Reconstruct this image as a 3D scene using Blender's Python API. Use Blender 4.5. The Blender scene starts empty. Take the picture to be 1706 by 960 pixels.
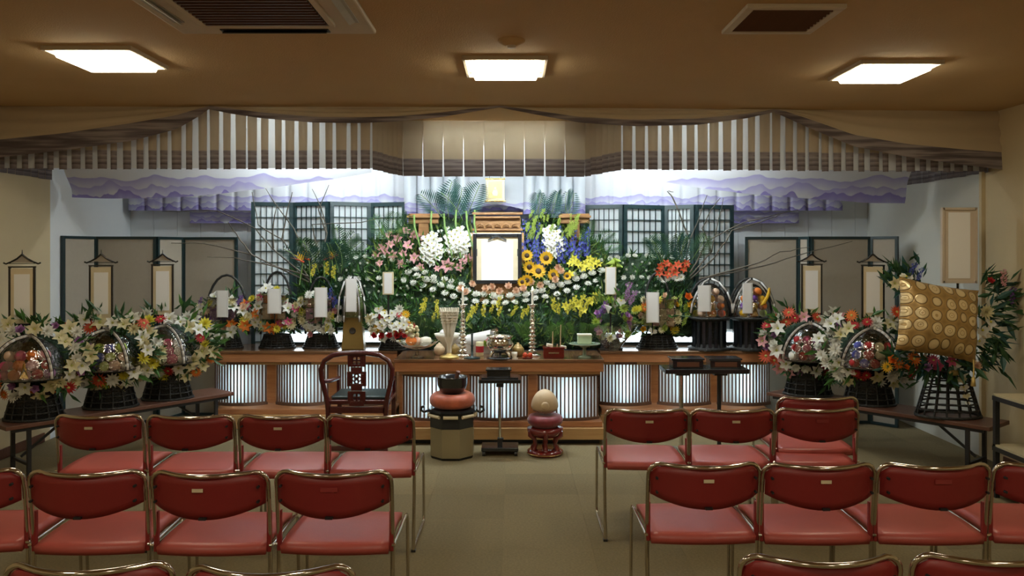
import bpy, bmesh, math, random
from mathutils import Vector, Matrix, Euler
random.seed(11)
PI = math.pi
scene = bpy.context.scene
COL = scene.collection
# ------------------------------------------------------------------ camera, world, exposure
F, HC, YH = 1339.0, 1.68, 415.0          # focal length in px, eye height, horizon row (1706x960 frame)
cam_d = bpy.data.cameras.new('camera'); cam = bpy.data.objects.new('camera', cam_d); COL.objects.link(cam)
cam.location = (0, 0, HC); cam.rotation_euler = (PI/2, 0, 0)
cam_d.sensor_width = 36; cam_d.lens = 36*F/1706; cam_d.shift_y = -(480-YH)/1706
cam_d.clip_start = 0.05
scene.camera = cam
w = bpy.data.worlds.new('world'); scene.world = w; w.use_nodes = True
w.node_tree.nodes['Background'].inputs[0].default_value = (0.9, 0.8, 0.65, 1)
w.node_tree.nodes['Background'].inputs[1].default_value = 0.02
vs = scene.view_settings
vs.view_transform = 'Standard'; vs.look = 'None'; vs.gamma = 1; vs.use_curve_mapping = False
vs.exposure = 0.32
scene.cycles.use_denoising = True
scene.cycles.max_bounces = 8; scene.cycles.diffuse_bounces = 4; scene.cycles.transparent_max_bounces = 12
scene.cycles.sample_clamp_indirect = 6
LAMP_W = 18.0       # ceiling lamps
TUBE_W = 95.0       # alcove fluorescent tubes
DRUM_W = 11.5       # tubes inside the altar table drums
BOX_W = 4.0         # glowing step panels on the side tables

def X(px, d): return (px-853)*d/F
def Z(py, d): return HC-(py-YH)*d/F
def W(px, py, d): return Vector((X(px, d), d, Z(py, d)))

# ------------------------------------------------------------------ materials
MATS = {}
def mat(name, c, rough=0.6, metal=0.0, var=0.12, scale=14.0, bump=0.05, bscale=60.0, spec=0.5, emit=None, trans=0.0, coat=0.0, sheen=0.0, objrand=0.0, stretch=None):
    if name in MATS: return MATS[name]
    m = bpy.data.materials.new(name); m.use_nodes = True; MATS[name] = m
    nt = m.node_tree; N = nt.nodes; L = nt.links
    b = N['Principled BSDF']
    b.inputs['Roughness'].default_value = rough; b.inputs['Metallic'].default_value = metal
    b.inputs['Specular IOR Level'].default_value = spec
    if coat: b.inputs['Coat Weight'].default_value = coat; b.inputs['Coat Roughness'].default_value = 0.08
    if sheen: b.inputs['Sheen Weight'].default_value = sheen
    tc = N.new('ShaderNodeTexCoord'); mp = N.new('ShaderNodeMapping')
    L.new(tc.outputs['Object'], mp.inputs['Vector'])
    if stretch: mp.inputs['Scale'].default_value = stretch
    nz = N.new('ShaderNodeTexNoise'); nz.inputs['Scale'].default_value = scale; nz.inputs['Detail'].default_value = 3
    L.new(mp.outputs[0], nz.inputs['Vector'])
    hsv = N.new('ShaderNodeHueSaturation'); hsv.inputs['Color'].default_value = (*c, 1)
    mr = N.new('ShaderNodeMapRange'); mr.inputs[3].default_value = 1-var; mr.inputs[4].default_value = 1+var
    L.new(nz.outputs[0], mr.inputs[0])
    if objrand:
        oi = N.new('ShaderNodeObjectInfo'); m2 = N.new('ShaderNodeMapRange'); m2.inputs[3].default_value = 1-objrand; m2.inputs[4].default_value = 1+objrand
        L.new(oi.outputs['Random'], m2.inputs[0]); mu = N.new('ShaderNodeMath'); mu.operation = 'MULTIPLY'
        L.new(mr.outputs[0], mu.inputs[0]); L.new(m2.outputs[0], mu.inputs[1]); L.new(mu.outputs[0], hsv.inputs['Value'])
    else:
        L.new(mr.outputs[0], hsv.inputs['Value'])
    L.new(hsv.outputs[0], b.inputs['Base Color'])
    if bump:
        n2 = N.new('ShaderNodeTexNoise'); n2.inputs['Scale'].default_value = bscale; L.new(mp.outputs[0], n2.inputs['Vector'])
        bp = N.new('ShaderNodeBump'); bp.inputs['Strength'].default_value = bump; bp.inputs['Distance'].default_value = 0.02
        L.new(n2.outputs[0], bp.inputs['Height']); L.new(bp.outputs[0], b.inputs['Normal'])
    if emit:
        b.inputs['Emission Color'].default_value = (*emit[0], 1); b.inputs['Emission Strength'].default_value = emit[1]
    if trans:
        out = N['Material Output']; mx = N.new('ShaderNodeMixShader'); tr = N.new('ShaderNodeBsdfTranslucent')
        mx.inputs[0].default_value = trans; L.new(hsv.outputs[0], tr.inputs['Color'])
        L.new(b.outputs[0], mx.inputs[1]); L.new(tr.outputs[0], mx.inputs[2]); L.new(mx.outputs[0], out.inputs[0])
    return m

def clear_film(name, tint=(1, 1, 1), gloss=0.16, rough=0.12, bump=0.5, bscale=22):
    m = bpy.data.materials.new(name); m.use_nodes = True; nt = m.node_tree; N = nt.nodes; L = nt.links
    N.remove(N['Principled BSDF'])
    t = N.new('ShaderNodeBsdfTransparent'); t.inputs[0].default_value = (*tint, 1)
    g = N.new('ShaderNodeBsdfGlossy'); g.inputs['Roughness'].default_value = rough
    tc = N.new('ShaderNodeTexCoord'); nz = N.new('ShaderNodeTexNoise'); nz.inputs['Scale'].default_value = bscale
    bp = N.new('ShaderNodeBump'); bp.inputs['Strength'].default_value = bump; bp.inputs['Distance'].default_value = 0.03
    L.new(tc.outputs['Object'], nz.inputs['Vector']); L.new(nz.outputs[0], bp.inputs['Height']); L.new(bp.outputs[0], g.inputs['Normal'])
    fr = N.new('ShaderNodeFresnel'); fr.inputs[0].default_value = 1.45; L.new(bp.outputs[0], fr.inputs['Normal'])
    ad = N.new('ShaderNodeMath'); ad.operation = 'ADD'; ad.inputs[1].default_value = gloss; L.new(fr.outputs[0], ad.inputs[0])
    mx = N.new('ShaderNodeMixShader'); L.new(ad.outputs[0], mx.inputs[0]); L.new(t.outputs[0], mx.inputs[1]); L.new(g.outputs[0], mx.inputs[2])
    L.new(mx.outputs[0], N['Material Output'].inputs[0]); MATS[name] = m
    return m

def wood(name, c1, c2, rough=0.35, coat=0.3, scale=(1.2, 12, 12)):
    m = bpy.data.materials.new(name); m.use_nodes = True; nt = m.node_tree; N = nt.nodes; L = nt.links; b = N['Principled BSDF']
    tc = N.new('ShaderNodeTexCoord'); mp = N.new('ShaderNodeMapping'); mp.inputs['Scale'].default_value = scale
    nz = N.new('ShaderNodeTexNoise'); nz.inputs['Scale'].default_value = 4; nz.inputs['Detail'].default_value = 6; nz.inputs['Distortion'].default_value = 0.8
    cr = N.new('ShaderNodeValToRGB'); cr.color_ramp.elements[0].color = (*c1, 1); cr.color_ramp.elements[1].color = (*c2, 1)
    cr.color_ramp.elements[0].position = 0.3; cr.color_ramp.elements[1].position = 0.7
    L.new(tc.outputs['Object'], mp.inputs[0]); L.new(mp.outputs[0], nz.inputs['Vector']); L.new(nz.outputs[0], cr.inputs[0]); L.new(cr.outputs[0], b.inputs['Base Color'])
    b.inputs['Roughness'].default_value = rough; b.inputs['Coat Weight'].default_value = coat; b.inputs['Coat Roughness'].default_value = 0.12
    MATS[name] = m; return m

def hem_cloth(name, base, c1, c2, wave=(3.0, 3.0, 26.0), trans=0.3):
    """fabric printed with a wavy mountain / water band"""
    m = bpy.data.materials.new(name); m.use_nodes = True; nt = m.node_tree; N = nt.nodes; L = nt.links; b = N['Principled BSDF']
    tc = N.new('ShaderNodeTexCoord'); mp = N.new('ShaderNodeMapping'); mp.inputs['Scale'].default_value = wave
    nz = N.new('ShaderNodeTexNoise'); nz.inputs['Scale'].default_value = 1.0; nz.inputs['Detail'].default_value = 2
    cr = N.new('ShaderNodeValToRGB'); e = cr.color_ramp.elements
    e[0].position = 0.36; e[0].color = (*c1, 1); e[1].position = 0.62; e[1].color = (*base, 1)
    q = e.new(0.48); q.color = (*c2, 1); q = e.new(0.53); q.color = (*[(a+bb)/2 for a, bb in zip(c2, base)], 1)
    L.new(tc.outputs['Object'], mp.inputs[0]); L.new(mp.outputs[0], nz.inputs['Vector']); L.new(nz.outputs[0], cr.inputs[0])
    L.new(cr.outputs[0], b.inputs['Base Color']); b.inputs['Roughness'].default_value = 0.8
    mx = N.new('ShaderNodeMixShader'); tr = N.new('ShaderNodeBsdfTranslucent'); L.new(cr.outputs[0], tr.inputs[0]); mx.inputs[0].default_value = trans
    L.new(b.outputs[0], mx.inputs[1]); L.new(tr.outputs[0], mx.inputs[2]); L.new(mx.outputs[0], N['Material Output'].inputs[0])
    MATS[name] = m; return m

def mountain_cloth(name, base, c1, c2, z0, z1, sx=2.2, amp=0.5, trans=0.3):
    """white cloth with purple mountain ridges printed between heights z0 (hem) and z1"""
    m = bpy.data.materials.new(name); m.use_nodes = True; nt = m.node_tree; N = nt.nodes; L = nt.links; b = N['Principled BSDF']
    def math_(op, a, b_=None, c_=None):
        n = N.new('ShaderNodeMath'); n.operation = op
        for k, v in enumerate((a, b_, c_)):
            if v is None: continue
            if isinstance(v, (int, float)): n.inputs[k].default_value = v
            else: L.new(v, n.inputs[k])
        return n.outputs[0]
    tc = N.new('ShaderNodeTexCoord'); sp = N.new('ShaderNodeSeparateXYZ'); L.new(tc.outputs['Object'], sp.inputs[0])
    zn = math_('DIVIDE', math_('SUBTRACT', sp.outputs[2], z0), z1-z0)
    prev = None
    for k, (lev, am, sc, off, col, low) in enumerate(((.85, .9, 1.1, 3.1, c2, .0), (.55, 1.2, 1.5, 9.7, c2, .10), (.26, 1.3, 2.0, 17.3, c1, .50))):
        cb = N.new('ShaderNodeCombineXYZ'); L.new(math_('MULTIPLY_ADD', sp.outputs[0], sx*sc*1.25, off), cb.inputs[0])
        nz = N.new('ShaderNodeTexNoise'); nz.inputs['Scale'].default_value = 1.0; nz.inputs['Detail'].default_value = 2.5; L.new(cb.outputs[0], nz.inputs['Vector'])
        h = math_('MULTIPLY_ADD', nz.outputs[0], am, lev-am*.5)
        df = math_('SUBTRACT', h, zn)
        edge = N.new('ShaderNodeMapRange'); edge.inputs[1].default_value = 0; edge.inputs[2].default_value = .03; L.new(df, edge.inputs[0])
        fade = N.new('ShaderNodeMapRange'); fade.inputs[1].default_value = 0; fade.inputs[2].default_value = .45; fade.inputs[3].default_value = .9; fade.inputs[4].default_value = low; L.new(df, fade.inputs[0])
        fac = math_('MULTIPLY', edge.outputs[0], fade.outputs[0])
        mx = N.new('ShaderNodeMix'); mx.data_type = 'RGBA'; L.new(fac, mx.inputs[0])
        if prev is None: mx.inputs[6].default_value = (*base, 1)
        else: L.new(prev, mx.inputs[6])
        mx.inputs[7].default_value = (*col, 1); prev = mx.outputs[2]
    L.new(prev, b.inputs['Base Color']); b.inputs['Roughness'].default_value = 0.8
    ms = N.new('ShaderNodeMixShader'); tr = N.new('ShaderNodeBsdfTranslucent'); L.new(prev, tr.inputs[0]); ms.inputs[0].default_value = trans
    L.new(b.outputs[0], ms.inputs[1]); L.new(tr.outputs[0], ms.inputs[2]); L.new(ms.outputs[0], N['Material Output'].inputs[0])
    MATS[name] = m; return m

# ------------------------------------------------------------------ mesh builder
class MB:
    def __init__(s): s.v = []; s.f = []; s.m = []; s.sm = []
    def add(s, vs, fs, mi=0, sm=False):
        o = len(s.v); s.v += [tuple(p) for p in vs]
        for q in fs: s.f.append(tuple(i+o for i in q)); s.m.append(mi); s.sm.append(sm)
        return s
    def box(s, c, d, mi=0, rz=0.0, rot=None):
        R = rot if rot is not None else Matrix.Rotation(rz, 3, 'Z'); c = Vector(c)
        vs = [c + R @ Vector((sx*d[0]/2, sy*d[1]/2, sz*d[2]/2)) for sz in (-1, 1) for sy in (-1, 1) for sx in (-1, 1)]
        return s.add(vs, [(0, 2, 3, 1), (4, 5, 7, 6), (0, 1, 5, 4), (2, 6, 7, 3), (0, 4, 6, 2), (1, 3, 7, 5)], mi)
    def bar(s, p0, p1, wx, wy, mi=0):
        p0, p1 = Vector(p0), Vector(p1); d = p1-p0
        return s.box((p0+p1)/2, (wx, wy, d.length), mi, rot=d.to_track_quat('Z', 'Y').to_matrix())
    def cyl(s, p0, p1, r0, r1=None, n=12, mi=0, caps=True, sm=True):
        r1 = r0 if r1 is None else r1; p0, p1 = Vector(p0), Vector(p1)
        R = (p1-p0).to_track_quat('Z', 'Y').to_matrix(); vs = []
        for p, r in ((p0, r0), (p1, r1)):
            for i in range(n): a = 2*PI*i/n; vs.append(p + R @ Vector((r*math.cos(a), r*math.sin(a), 0)))
        s.add(vs, [(i, (i+1) % n, n+(i+1) % n, n+i) for i in range(n)], mi, sm)
        if caps:
            s.add(vs[:n], [tuple(range(n-1, -1, -1))], mi); s.add(vs[n:], [tuple(range(n))], mi)
        return s
    def tube(s, pts, r, n=8, closed=False, mi=0, rs=None):
        P = [Vector(p) for p in pts]; k = len(P); vs = []; up = None
        for i, p in enumerate(P):
            a = P[i-1] if (i or closed) else P[i]; b = P[(i+1) % k] if (i < k-1 or closed) else P[i]
            t = (b-a).normalized()
            if up is None: up = Vector((0, 0, 1)) if abs(t.z) < 0.9 else Vector((0, 1, 0))
            x = up.cross(t)
            if x.length < 1e-5: x = Vector((1, 0, 0)).cross(t)
            x.normalize(); y = t.cross(x); up = y
            rr = rs[i] if rs else r
            for j in range(n): an = 2*PI*j/n; vs.append(p+x*rr*math.cos(an)+y*rr*math.sin(an))
        fs = []
        for i in range(k if closed else k-1):
            for j in range(n):
                i2 = (i+1) % k; fs.append((i*n+j, i*n+(j+1) % n, i2*n+(j+1) % n, i2*n+j))
        s.add(vs, fs, mi, True)
        if not closed:
            s.add(vs[:n], [tuple(range(n-1, -1, -1))], mi); s.add(vs[-n:], [tuple(range(n))], mi)
        return s
    def lathe(s, prof, n=20, c=(0, 0, 0), mi=0, sm=True, ang=(0, 2*PI), sx=1, sy=1):
        full = abs(ang[1]-ang[0]-2*PI) < 1e-6; m = n if full else n+1; vs = []
        for r, z in prof:
            for i in range(m):
                a = ang[0]+(ang[1]-ang[0])*i/n; vs.append((c[0]+r*math.cos(a)*sx, c[1]+r*math.sin(a)*sy, c[2]+z))
        fs = []
        for k in range(len(prof)-1):
            for i in range(n):
                j = (i+1) % m; fs.append((k*m+i, k*m+j, (k+1)*m+j, (k+1)*m+i))
        return s.add(vs, fs, mi, sm)
    def grid(s, fn, nu, nv, mi=0, sm=True, mfn=None):
        o = len(s.v)
        for j in range(nv+1):
            for i in range(nu+1): s.v.append(tuple(fn(i/nu, j/nv)))
        for j in range(nv):
            for i in range(nu):
                a = o+j*(nu+1)+i; s.f.append((a, a+1, a+nu+2, a+nu+1)); s.m.append(mfn(i/nu, j/nv) if mfn else mi); s.sm.append(sm)
        return s
    def ball(s, c, r, n=12, k=8, mi=0, sz=1.0, sx=1.0, sy=1.0):
        return s.lathe([(max(1e-4, r*math.sin(PI*i/k)), -r*sz*math.cos(PI*i/k)) for i in range(k+1)], n, c, mi, sx=sx, sy=sy)
    def mesh(s, name, mats):
        me = bpy.data.meshes.new(name); me.from_pydata(s.v, [], s.f)
        for m in mats: me.materials.append(m)
        me.polygons.foreach_set('material_index', s.m); me.polygons.foreach_set('use_smooth', s.sm); me.update()
        return me
    def build(s, name, mats, parent=None, loc=(0, 0, 0), rot=(0, 0, 0), bevel=0.0, solid=0.0, sub=0):
        if not isinstance(mats, (list, tuple)): mats = [mats]
        return link(name, s.mesh(name, mats), parent, loc, rot, bevel, solid, sub)
def link(name, me, parent=None, loc=(0, 0, 0), rot=(0, 0, 0), bevel=0.0, solid=0.0, sub=0, scale=1.0):
    o = bpy.data.objects.new(name, me); COL.objects.link(o); o.parent = parent; o.location = loc; o.rotation_euler = rot
    if scale != 1.0: o.scale = (scale,)*3
    if sub: q = o.modifiers.new('sub', 'SUBSURF'); q.levels = q.render_levels = sub
    if solid: q = o.modifiers.new('solid', 'SOLIDIFY'); q.thickness = solid; q.offset = 0
    if bevel: q = o.modifiers.new('bevel', 'BEVEL'); q.width = bevel; q.segments = 2; q.limit_method = 'ANGLE'
    return o
def tag(o, label, cat, group=None):
    o['label'] = label; o['category'] = cat
    if group: o['group'] = group
    return o
def thing(name, label, cat, loc=(0, 0, 0), rz=0.0, group=None):
    o = bpy.data.objects.new(name, None); COL.objects.link(o); o.location = loc; o.rotation_euler = (0, 0, rz); o.empty_display_size = 0.1
    return tag(o, label, cat, group)
def struct(o, label=None):
    o['kind'] = 'structure'
    if label: o['label'] = label
    return o
def stuff(o): o['kind'] = 'stuff'; return o
def copy_tree(o, parent=None):
    c = o.copy(); COL.objects.link(c); c.parent = parent
    for ch in o.children: copy_tree(ch, c)
    return c
def aim(dirv, spin=0.0):
    q = Vector(dirv).normalized().to_track_quat('Z', 'Y')
    return (q.to_matrix() @ Matrix.Rotation(spin, 3, 'Z')).to_euler()

# palette
M = MATS
mat('ceiling_paint', (0.56, 0.385, 0.195), 0.9, var=0.05, scale=3, bump=0.15, bscale=120)
mat('cream_wall', (0.60, 0.49, 0.30), 0.85, var=0.06, scale=4, bump=0.12, bscale=150)
mat('white_wall', (0.74, 0.77, 0.78), 0.85, var=0.04, scale=4, bump=0.05)
mat('white_cloth', (0.66, 0.66, 0.64), 0.85, var=0.04, scale=6, bump=0.1, bscale=200, trans=0.25)
mat('carpet', (0.225, 0.178, 0.092), 0.95, var=0.30, scale=70, bump=0.5, bscale=320, objrand=0.10)
mat('chrome', (0.62, 0.58, 0.51), 0.12, 1.0, var=0.04, bump=0)
mat('red_shell', (0.24, 0.020, 0.019), 0.42, var=0.08, bump=0.05, bscale=300)
mat('faded_mark', (0.29, 0.035, 0.032), 0.5)
mat('red_vinyl', (0.44, 0.085, 0.07), 0.36, var=0.08, bump=0.08, bscale=240)  # vinyl pad; lighter than the shell, partly its brighter lighting put into the colour
mat('black_plastic', (0.018, 0.018, 0.02), 0.4, var=0.1)
mat('black_lacquer', (0.012, 0.014, 0.018), 0.2, var=0.1, bump=0, coat=0.5)
mat('black_wicker', (0.016, 0.016, 0.015), 0.55, var=0.3, scale=60, bump=0.6, bscale=90)
mat('dark_frame', (0.012, 0.03, 0.032), 0.35, var=0.1)
mat('paper_white', (0.92, 0.92, 0.92), 0.6, var=0.01, bump=0.01)
mat('shoji_paper', (0.78, 0.83, 0.84), 0.8, var=0.03, bump=0.02, trans=0.25)
mat('screen_beige', (0.37, 0.325, 0.26), 0.85, var=0.05, scale=30, bump=0.1, bscale=250)
mat('cream_board', (0.72, 0.62, 0.42), 0.7, var=0.08)
mat('pale_pink_board', (0.62, 0.53, 0.42), 0.7, var=0.05)
mat('plastic_white', (0.62, 0.54, 0.42), 0.6, var=0.04)
mat('grille_dark', (0.05, 0.04, 0.03), 0.7)
mat('silver', (0.82, 0.81, 0.78), 0.12, 1.0, var=0.05, bump=0.05)
mat('brass', (0.75, 0.50, 0.16), 0.25, 1.0, var=0.08)
mat('gold_paint', (0.55, 0.40, 0.14), 0.42, 0.5, var=0.15)
mat('gold_wood', (0.30, 0.20, 0.06), 0.4, 0.2, var=0.2, scale=9)
mat('red_lacquer', (0.15, 0.014, 0.012), 0.10, var=0.15, bump=0.02, coat=0.8)
mat('rosewood', (0.075, 0.012, 0.012), 0.25, var=0.25, bump=0.05, coat=0.5)
mat('pale_wood', (0.62, 0.47, 0.30), 0.45, var=0.12, scale=18)
mat('glass_green', (0.30, 0.40, 0.30), 0.15, var=0.1, bump=0, coat=0.4)
mat('ribbon_white', (0.74, 0.72, 0.70), 0.45, var=0.05, trans=0.1)
mat('ribbon_black', (0.02, 0.02, 0.02), 0.5)
mat('brocade_red', (0.50, 0.12, 0.06), 0.4, var=0.6, scale=16, sheen=0.3)
mat('brocade_maroon', (0.20, 0.02, 0.03), 0.45, var=0.4, scale=40, sheen=0.3)
mat('stand_gold', (0.33, 0.28, 0.17), 0.35, 0.35, var=0.06, scale=5)
mat('bench_brown', (0.13, 0.055, 0.035), 0.4, var=0.2, scale=20)
mat('shelf_beige', (0.50, 0.43, 0.27), 0.6, var=0.05)
mat('box_grey', (0.45, 0.45, 0.42), 0.6)
mat('leaf_dark', (0.035, 0.10, 0.032), 0.5, var=0.4, scale=25, trans=0.15)
mat('leaf_mid', (0.08, 0.20, 0.04), 0.5, var=0.35, scale=25, trans=0.2)
mat('leaf_lime', (0.22, 0.30, 0.07), 0.5, var=0.3, scale=25, trans=0.2)
mat('leaf_blue', (0.03, 0.10, 0.085), 0.5, var=0.35, scale=25, trans=0.15)
mat('stem_brown', (0.10, 0.085, 0.065), 0.8, var=0.3)
mat('stem_green', (0.20, 0.33, 0.09), 0.6, var=0.2, trans=0.1)
mat('candle_wax', (0.85, 0.80, 0.68), 0.5)
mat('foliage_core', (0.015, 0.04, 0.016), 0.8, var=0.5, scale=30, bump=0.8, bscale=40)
wood('altar_wood', (0.41, 0.17, 0.075), (0.51, 0.235, 0.105))
wood('altar_wood_pale', (0.50, 0.29, 0.12), (0.58, 0.36, 0.16))
wood('altar_top', (0.16, 0.075, 0.035), (0.23, 0.12, 0.06), 0.2, 0.7)
wood('shrine_wood', (0.22, 0.10, 0.035), (0.36, 0.19, 0.07), 0.5, 0.1)
hem_cloth('hem_band', (0.36, 0.31, 0.29), (0.13, 0.105, 0.105), (0.21, 0.175, 0.175), (2.2, 2.2, 34.0))
mat('beige_sheer', (0.54, 0.44, 0.31), 0.85, var=0.05, scale=5, bump=0.08, bscale=220, trans=0.38)
mat('beige_swag', (0.62, 0.50, 0.33), 0.85, var=0.05, scale=5, bump=0.08, bscale=220, trans=0.22)
PURP1, PURP2, CLOTH = (0.24, 0.19, 0.58), (0.40, 0.36, 0.70), (0.80, 0.82, 0.86)
clear_film('cellophane', gloss=0.2, rough=0.08); clear_film('cellophane_tint', (0.93, 0.95, 0.93), 0.22)
clear_film('glass_clear', (0.94, 0.97, 0.95), 0.06, 0.03, 0.05)
for nm, c in dict(white=(0.86, 0.86, 0.80), cream=(0.74, 0.68, 0.42), yellow=(0.78, 0.70, 0.08), gold=(0.80, 0.48, 0.02), orange=(0.80, 0.22, 0.03), red=(0.50, 0.025, 0.03),
                  scarlet=(0.62, 0.09, 0.03), pink=(0.72, 0.36, 0.38), hot=(0.62, 0.10, 0.22), peach=(0.82, 0.58, 0.42), purple=(0.20, 0.07, 0.36), violet=(0.45, 0.22, 0.48), blue=(0.10, 0.12, 0.50), lime=(0.42, 0.55, 0.10),
                  centre=(0.06, 0.03, 0.01), lilyc=(0.55, 0.55, 0.16)).items():
    mat('petal_'+nm, c, 0.6, var=0.12, scale=30, bump=0, trans=0.2)
# ------------------------------------------------------------------ structure
def plane_wall(name, p, mats, label=None): return struct(MB().add(p, [(0, 1, 2, 3)]).build(name, mats), label)
XL, XR, YB, YR, ZC = -4.08, 3.8, 8.6, -3.4, 2.76
fl = struct(MB().box((0, 2.7, -0.036), (8.6, 13, 0.06)).build('floor', M['carpet']), 'brown carpet tile floor of the hall')
tile = MB().box((0, 0, -0.003), (0.4992, 0.4992, 0.006)).mesh('carpet_tile', [M['carpet']])
for i in range(16):
    for j in range(11):
        x = -3.8+0.5*i; y = 2.25+0.5*j
        o = link('carpet_tile', tile, fl, (x, y, 0), (0, 0, PI/2*((i+j) % 2)))
struct(MB().box((0, 2.6, ZC+0.05), (8.6, 12.6, 0.1)).build('ceiling', M['ceiling_paint']), 'plain beige ceiling over the seats')
mat('grey_wall', (0.60, 0.60, 0.54), 0.85, var=0.04, scale=4, bump=0.05)
def side_wall(name, x, ysplit, sgn, am='white_wall'):
    o = struct(MB().box((x+sgn*0.05, (YR+ysplit)/2, 1.4), (0.1, ysplit-YR, 2.8)).build(name, M['cream_wall']))
    MB().box((x+sgn*0.05, (ysplit+YB)/2, 1.4), (0.1, YB-ysplit, 2.8)).build('alcove_panel', M[am], o)
    return o
wl = side_wall('wall_left', XL, 7.1, -1); wl['label'] = 'cream side wall turning white inside the altar alcove'
wr = side_wall('wall_right', XR, 6.47, 1, 'grey_wall'); wr['label'] = 'cream side wall behind the shelf rack'
wb = struct(MB().box((-0.1, YB+0.07, 1.4), (8.4, 0.1, 2.8)).build('wall_back', M['white_wall']), 'white back wall of the altar alcove')
pn = MB().box((0, 0, 0), (0.246, 0.03, 2.76)).mesh('wall_panel', [M['white_wall']])
x = XL+0.125
while x < XR: link('wall_panel', pn, wb, (x, YB+0.012, 1.38)); x += 0.25
struct(MB().box((-0.1, YR-0.05, 1.4), (8.4, 0.1, 2.8)).build('wall_rear', M['cream_wall']), 'cream wall at the rear of the hall')
struct(MB().box((XR-0.006, 1.4, 0.04), (0.012, 9.6, 0.08)).build('baseboard_right', M['bench_brown']))
struct(MB().box((XL+0.006, 1.8, 0.04), (0.012, 10.4, 0.08)).build('baseboard_left', M['bench_brown']))
struct(MB().box((XR-0.015, 6.47, 1.16), (0.03, 0.035, 2.3)).build('trim_1', M['cream_wall']), 'thin upright trim where the alcove begins')

# ------------------------------------------------------------------ ceiling lamps, vents
mat('lamp_glow', (1, 0.97, 0.9), 0.5, var=0.0, bump=0, emit=((1.0, 0.91, 0.68), LAMP_W))
def ceiling_lamp(px, d, label, rz=0.0, group='square ceiling lamps'):
    t = thing('ceiling_lamp', label, 'ceiling lamp', (X(px, d), d, ZC), rz, group)
    f = MB(); s = 0.23
    for a, b, c, e in ((0, s, 2*s+0.02, 0.014), (0, -s, 2*s+0.02, 0.014), (s, 0, 0.014, 2*s+0.02), (-s, 0, 0.014, 2*s+0.02)):
        f.box((a, b, -0.012), (c, e, 0.024))
    f.build('frame', M['plastic_white'], t)
    df = MB(); s2 = 0.205
    df.add([(-s2, -s2, -0.0), (s2, -s2, 0), (s2, s2, 0), (-s2, s2, 0), (-s2+.02, -s2+.02, -0.05), (s2-.02, -s2+.02, -0.05), (s2-.02, s2-.02, -0.05), (-s2+.02, s2-.02, -0.05)],
           [(4, 7, 6, 5), (0, 4, 5, 1), (1, 5, 6, 2), (2, 6, 7, 3), (3, 7, 4, 0)])
    df.build('diffuser', M['lamp_glow'], t)
    return t
ceiling_lamp(180, 4.5, 'glowing square ceiling lamp nearest the cassette air conditioner, beside it')
ceiling_lamp(842, 4.72, 'glowing square ceiling lamp in the middle, over the aisle')
ceiling_lamp(1472, 4.82, 'glowing square ceiling lamp beyond the small square vent')
for r, yy in enumerate((1.3, -1.6)):
    for xx in (-2.4, 0.0, 2.4):
        o = ceiling_lamp(853, 4, 'square ceiling lamp over the %s seats, %s' % (('near', 'rear')[r], {-2.4: 'armchair side', 0.0: 'above the aisle', 2.4: 'shelf rack side'}[xx])); o.location = (xx, yy, ZC)
# cassette air conditioner
t = thing('air_conditioner', 'square four-way cassette air conditioner set in the ceiling', 'air conditioner', (X(466, 3.95), 3.95-0.475, ZC))
p = MB(); s = 0.475
p.box((0, 0, -0.012), (2*s, 2*s, 0.024)); p.build('panel', M['plastic_white'], t, bevel=0.008)
g = MB(); g.box((0, 0, -0.028), (0.56, 0.56, 0.012)); gr = g.build('grille', M['grille_dark'], t)
sl = MB().box((0, 0, 0), (0.56, 0.012, 0.008)).mesh('grille_slat', [M['bench_brown']])
for k in range(14): link('slat', sl, gr, (0, -0.26+0.04*k, -0.037))
b_ = MB()
for a, b, c, e in ((0, .30, .62, .03), (0, -.30, .62, .03), (.30, 0, .03, .57), (-.30, 0, .03, .57)): b_.box((a, b, -0.03), (c, e, 0.016))
b_.build('grille_frame', M['plastic_white'], t, bevel=0.004)
for k in range(4):
    a = PI/2*k; v = MB().box((0, 0.405, -0.026), (0.52, 0.05, 0.006)); v.box((0, 0.40, -0.034), (0.50, 0.03, 0.006), rot=Matrix.Rotation(0.5, 3, 'X'))
    v.build('louver', M['black_plastic'] if k % 2 == 0 else M['box_grey'], t, rot=(0, 0, a))
# small vent
t = thing('ceiling_vent', 'small square dark vent in a pale frame on the ceiling', 'vent', (X(1278, 3.95), 3.95-0.2, ZC))
f = MB()
for a, b, c, e in ((0, .2, .44, .04), (0, -.2, .44, .04), (.2, 0, .04, .36), (-.2, 0, .04, .36)): f.box((a, b, -0.01), (c, e, 0.02))
f.build('frame', M['plastic_white'], t, bevel=0.004)
MB().box((0, 0, -0.006), (0.36, 0.36, 0.008)).build('backing', M['grille_dark'], t)
sl = MB().box((0, 0, 0), (0.36, 0.004, 0.012), rot=Matrix.Rotation(0.6, 3, 'X')).mesh('vent_slat', [M['bench_brown']])
for k in range(9): link('slat', sl, t, (0, -0.16+0.04*k, -0.014))
# smoke detector
t = thing('smoke_detector', 'faint round smoke detector on the ceiling by the middle lamp', 'smoke detector', (X(852, 4.15), 4.15, ZC))
MB().lathe([(0.001, -0.03), (0.035, -0.03), (0.05, -0.022), (0.07, -0.008), (0.07, 0)], 20).build('body', M['ceiling_paint'], t)
MB().lathe([(0.001, -0.042), (0.02, -0.042), (0.025, -0.03)], 16).build('sensor', M['plastic_white'], t)

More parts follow.
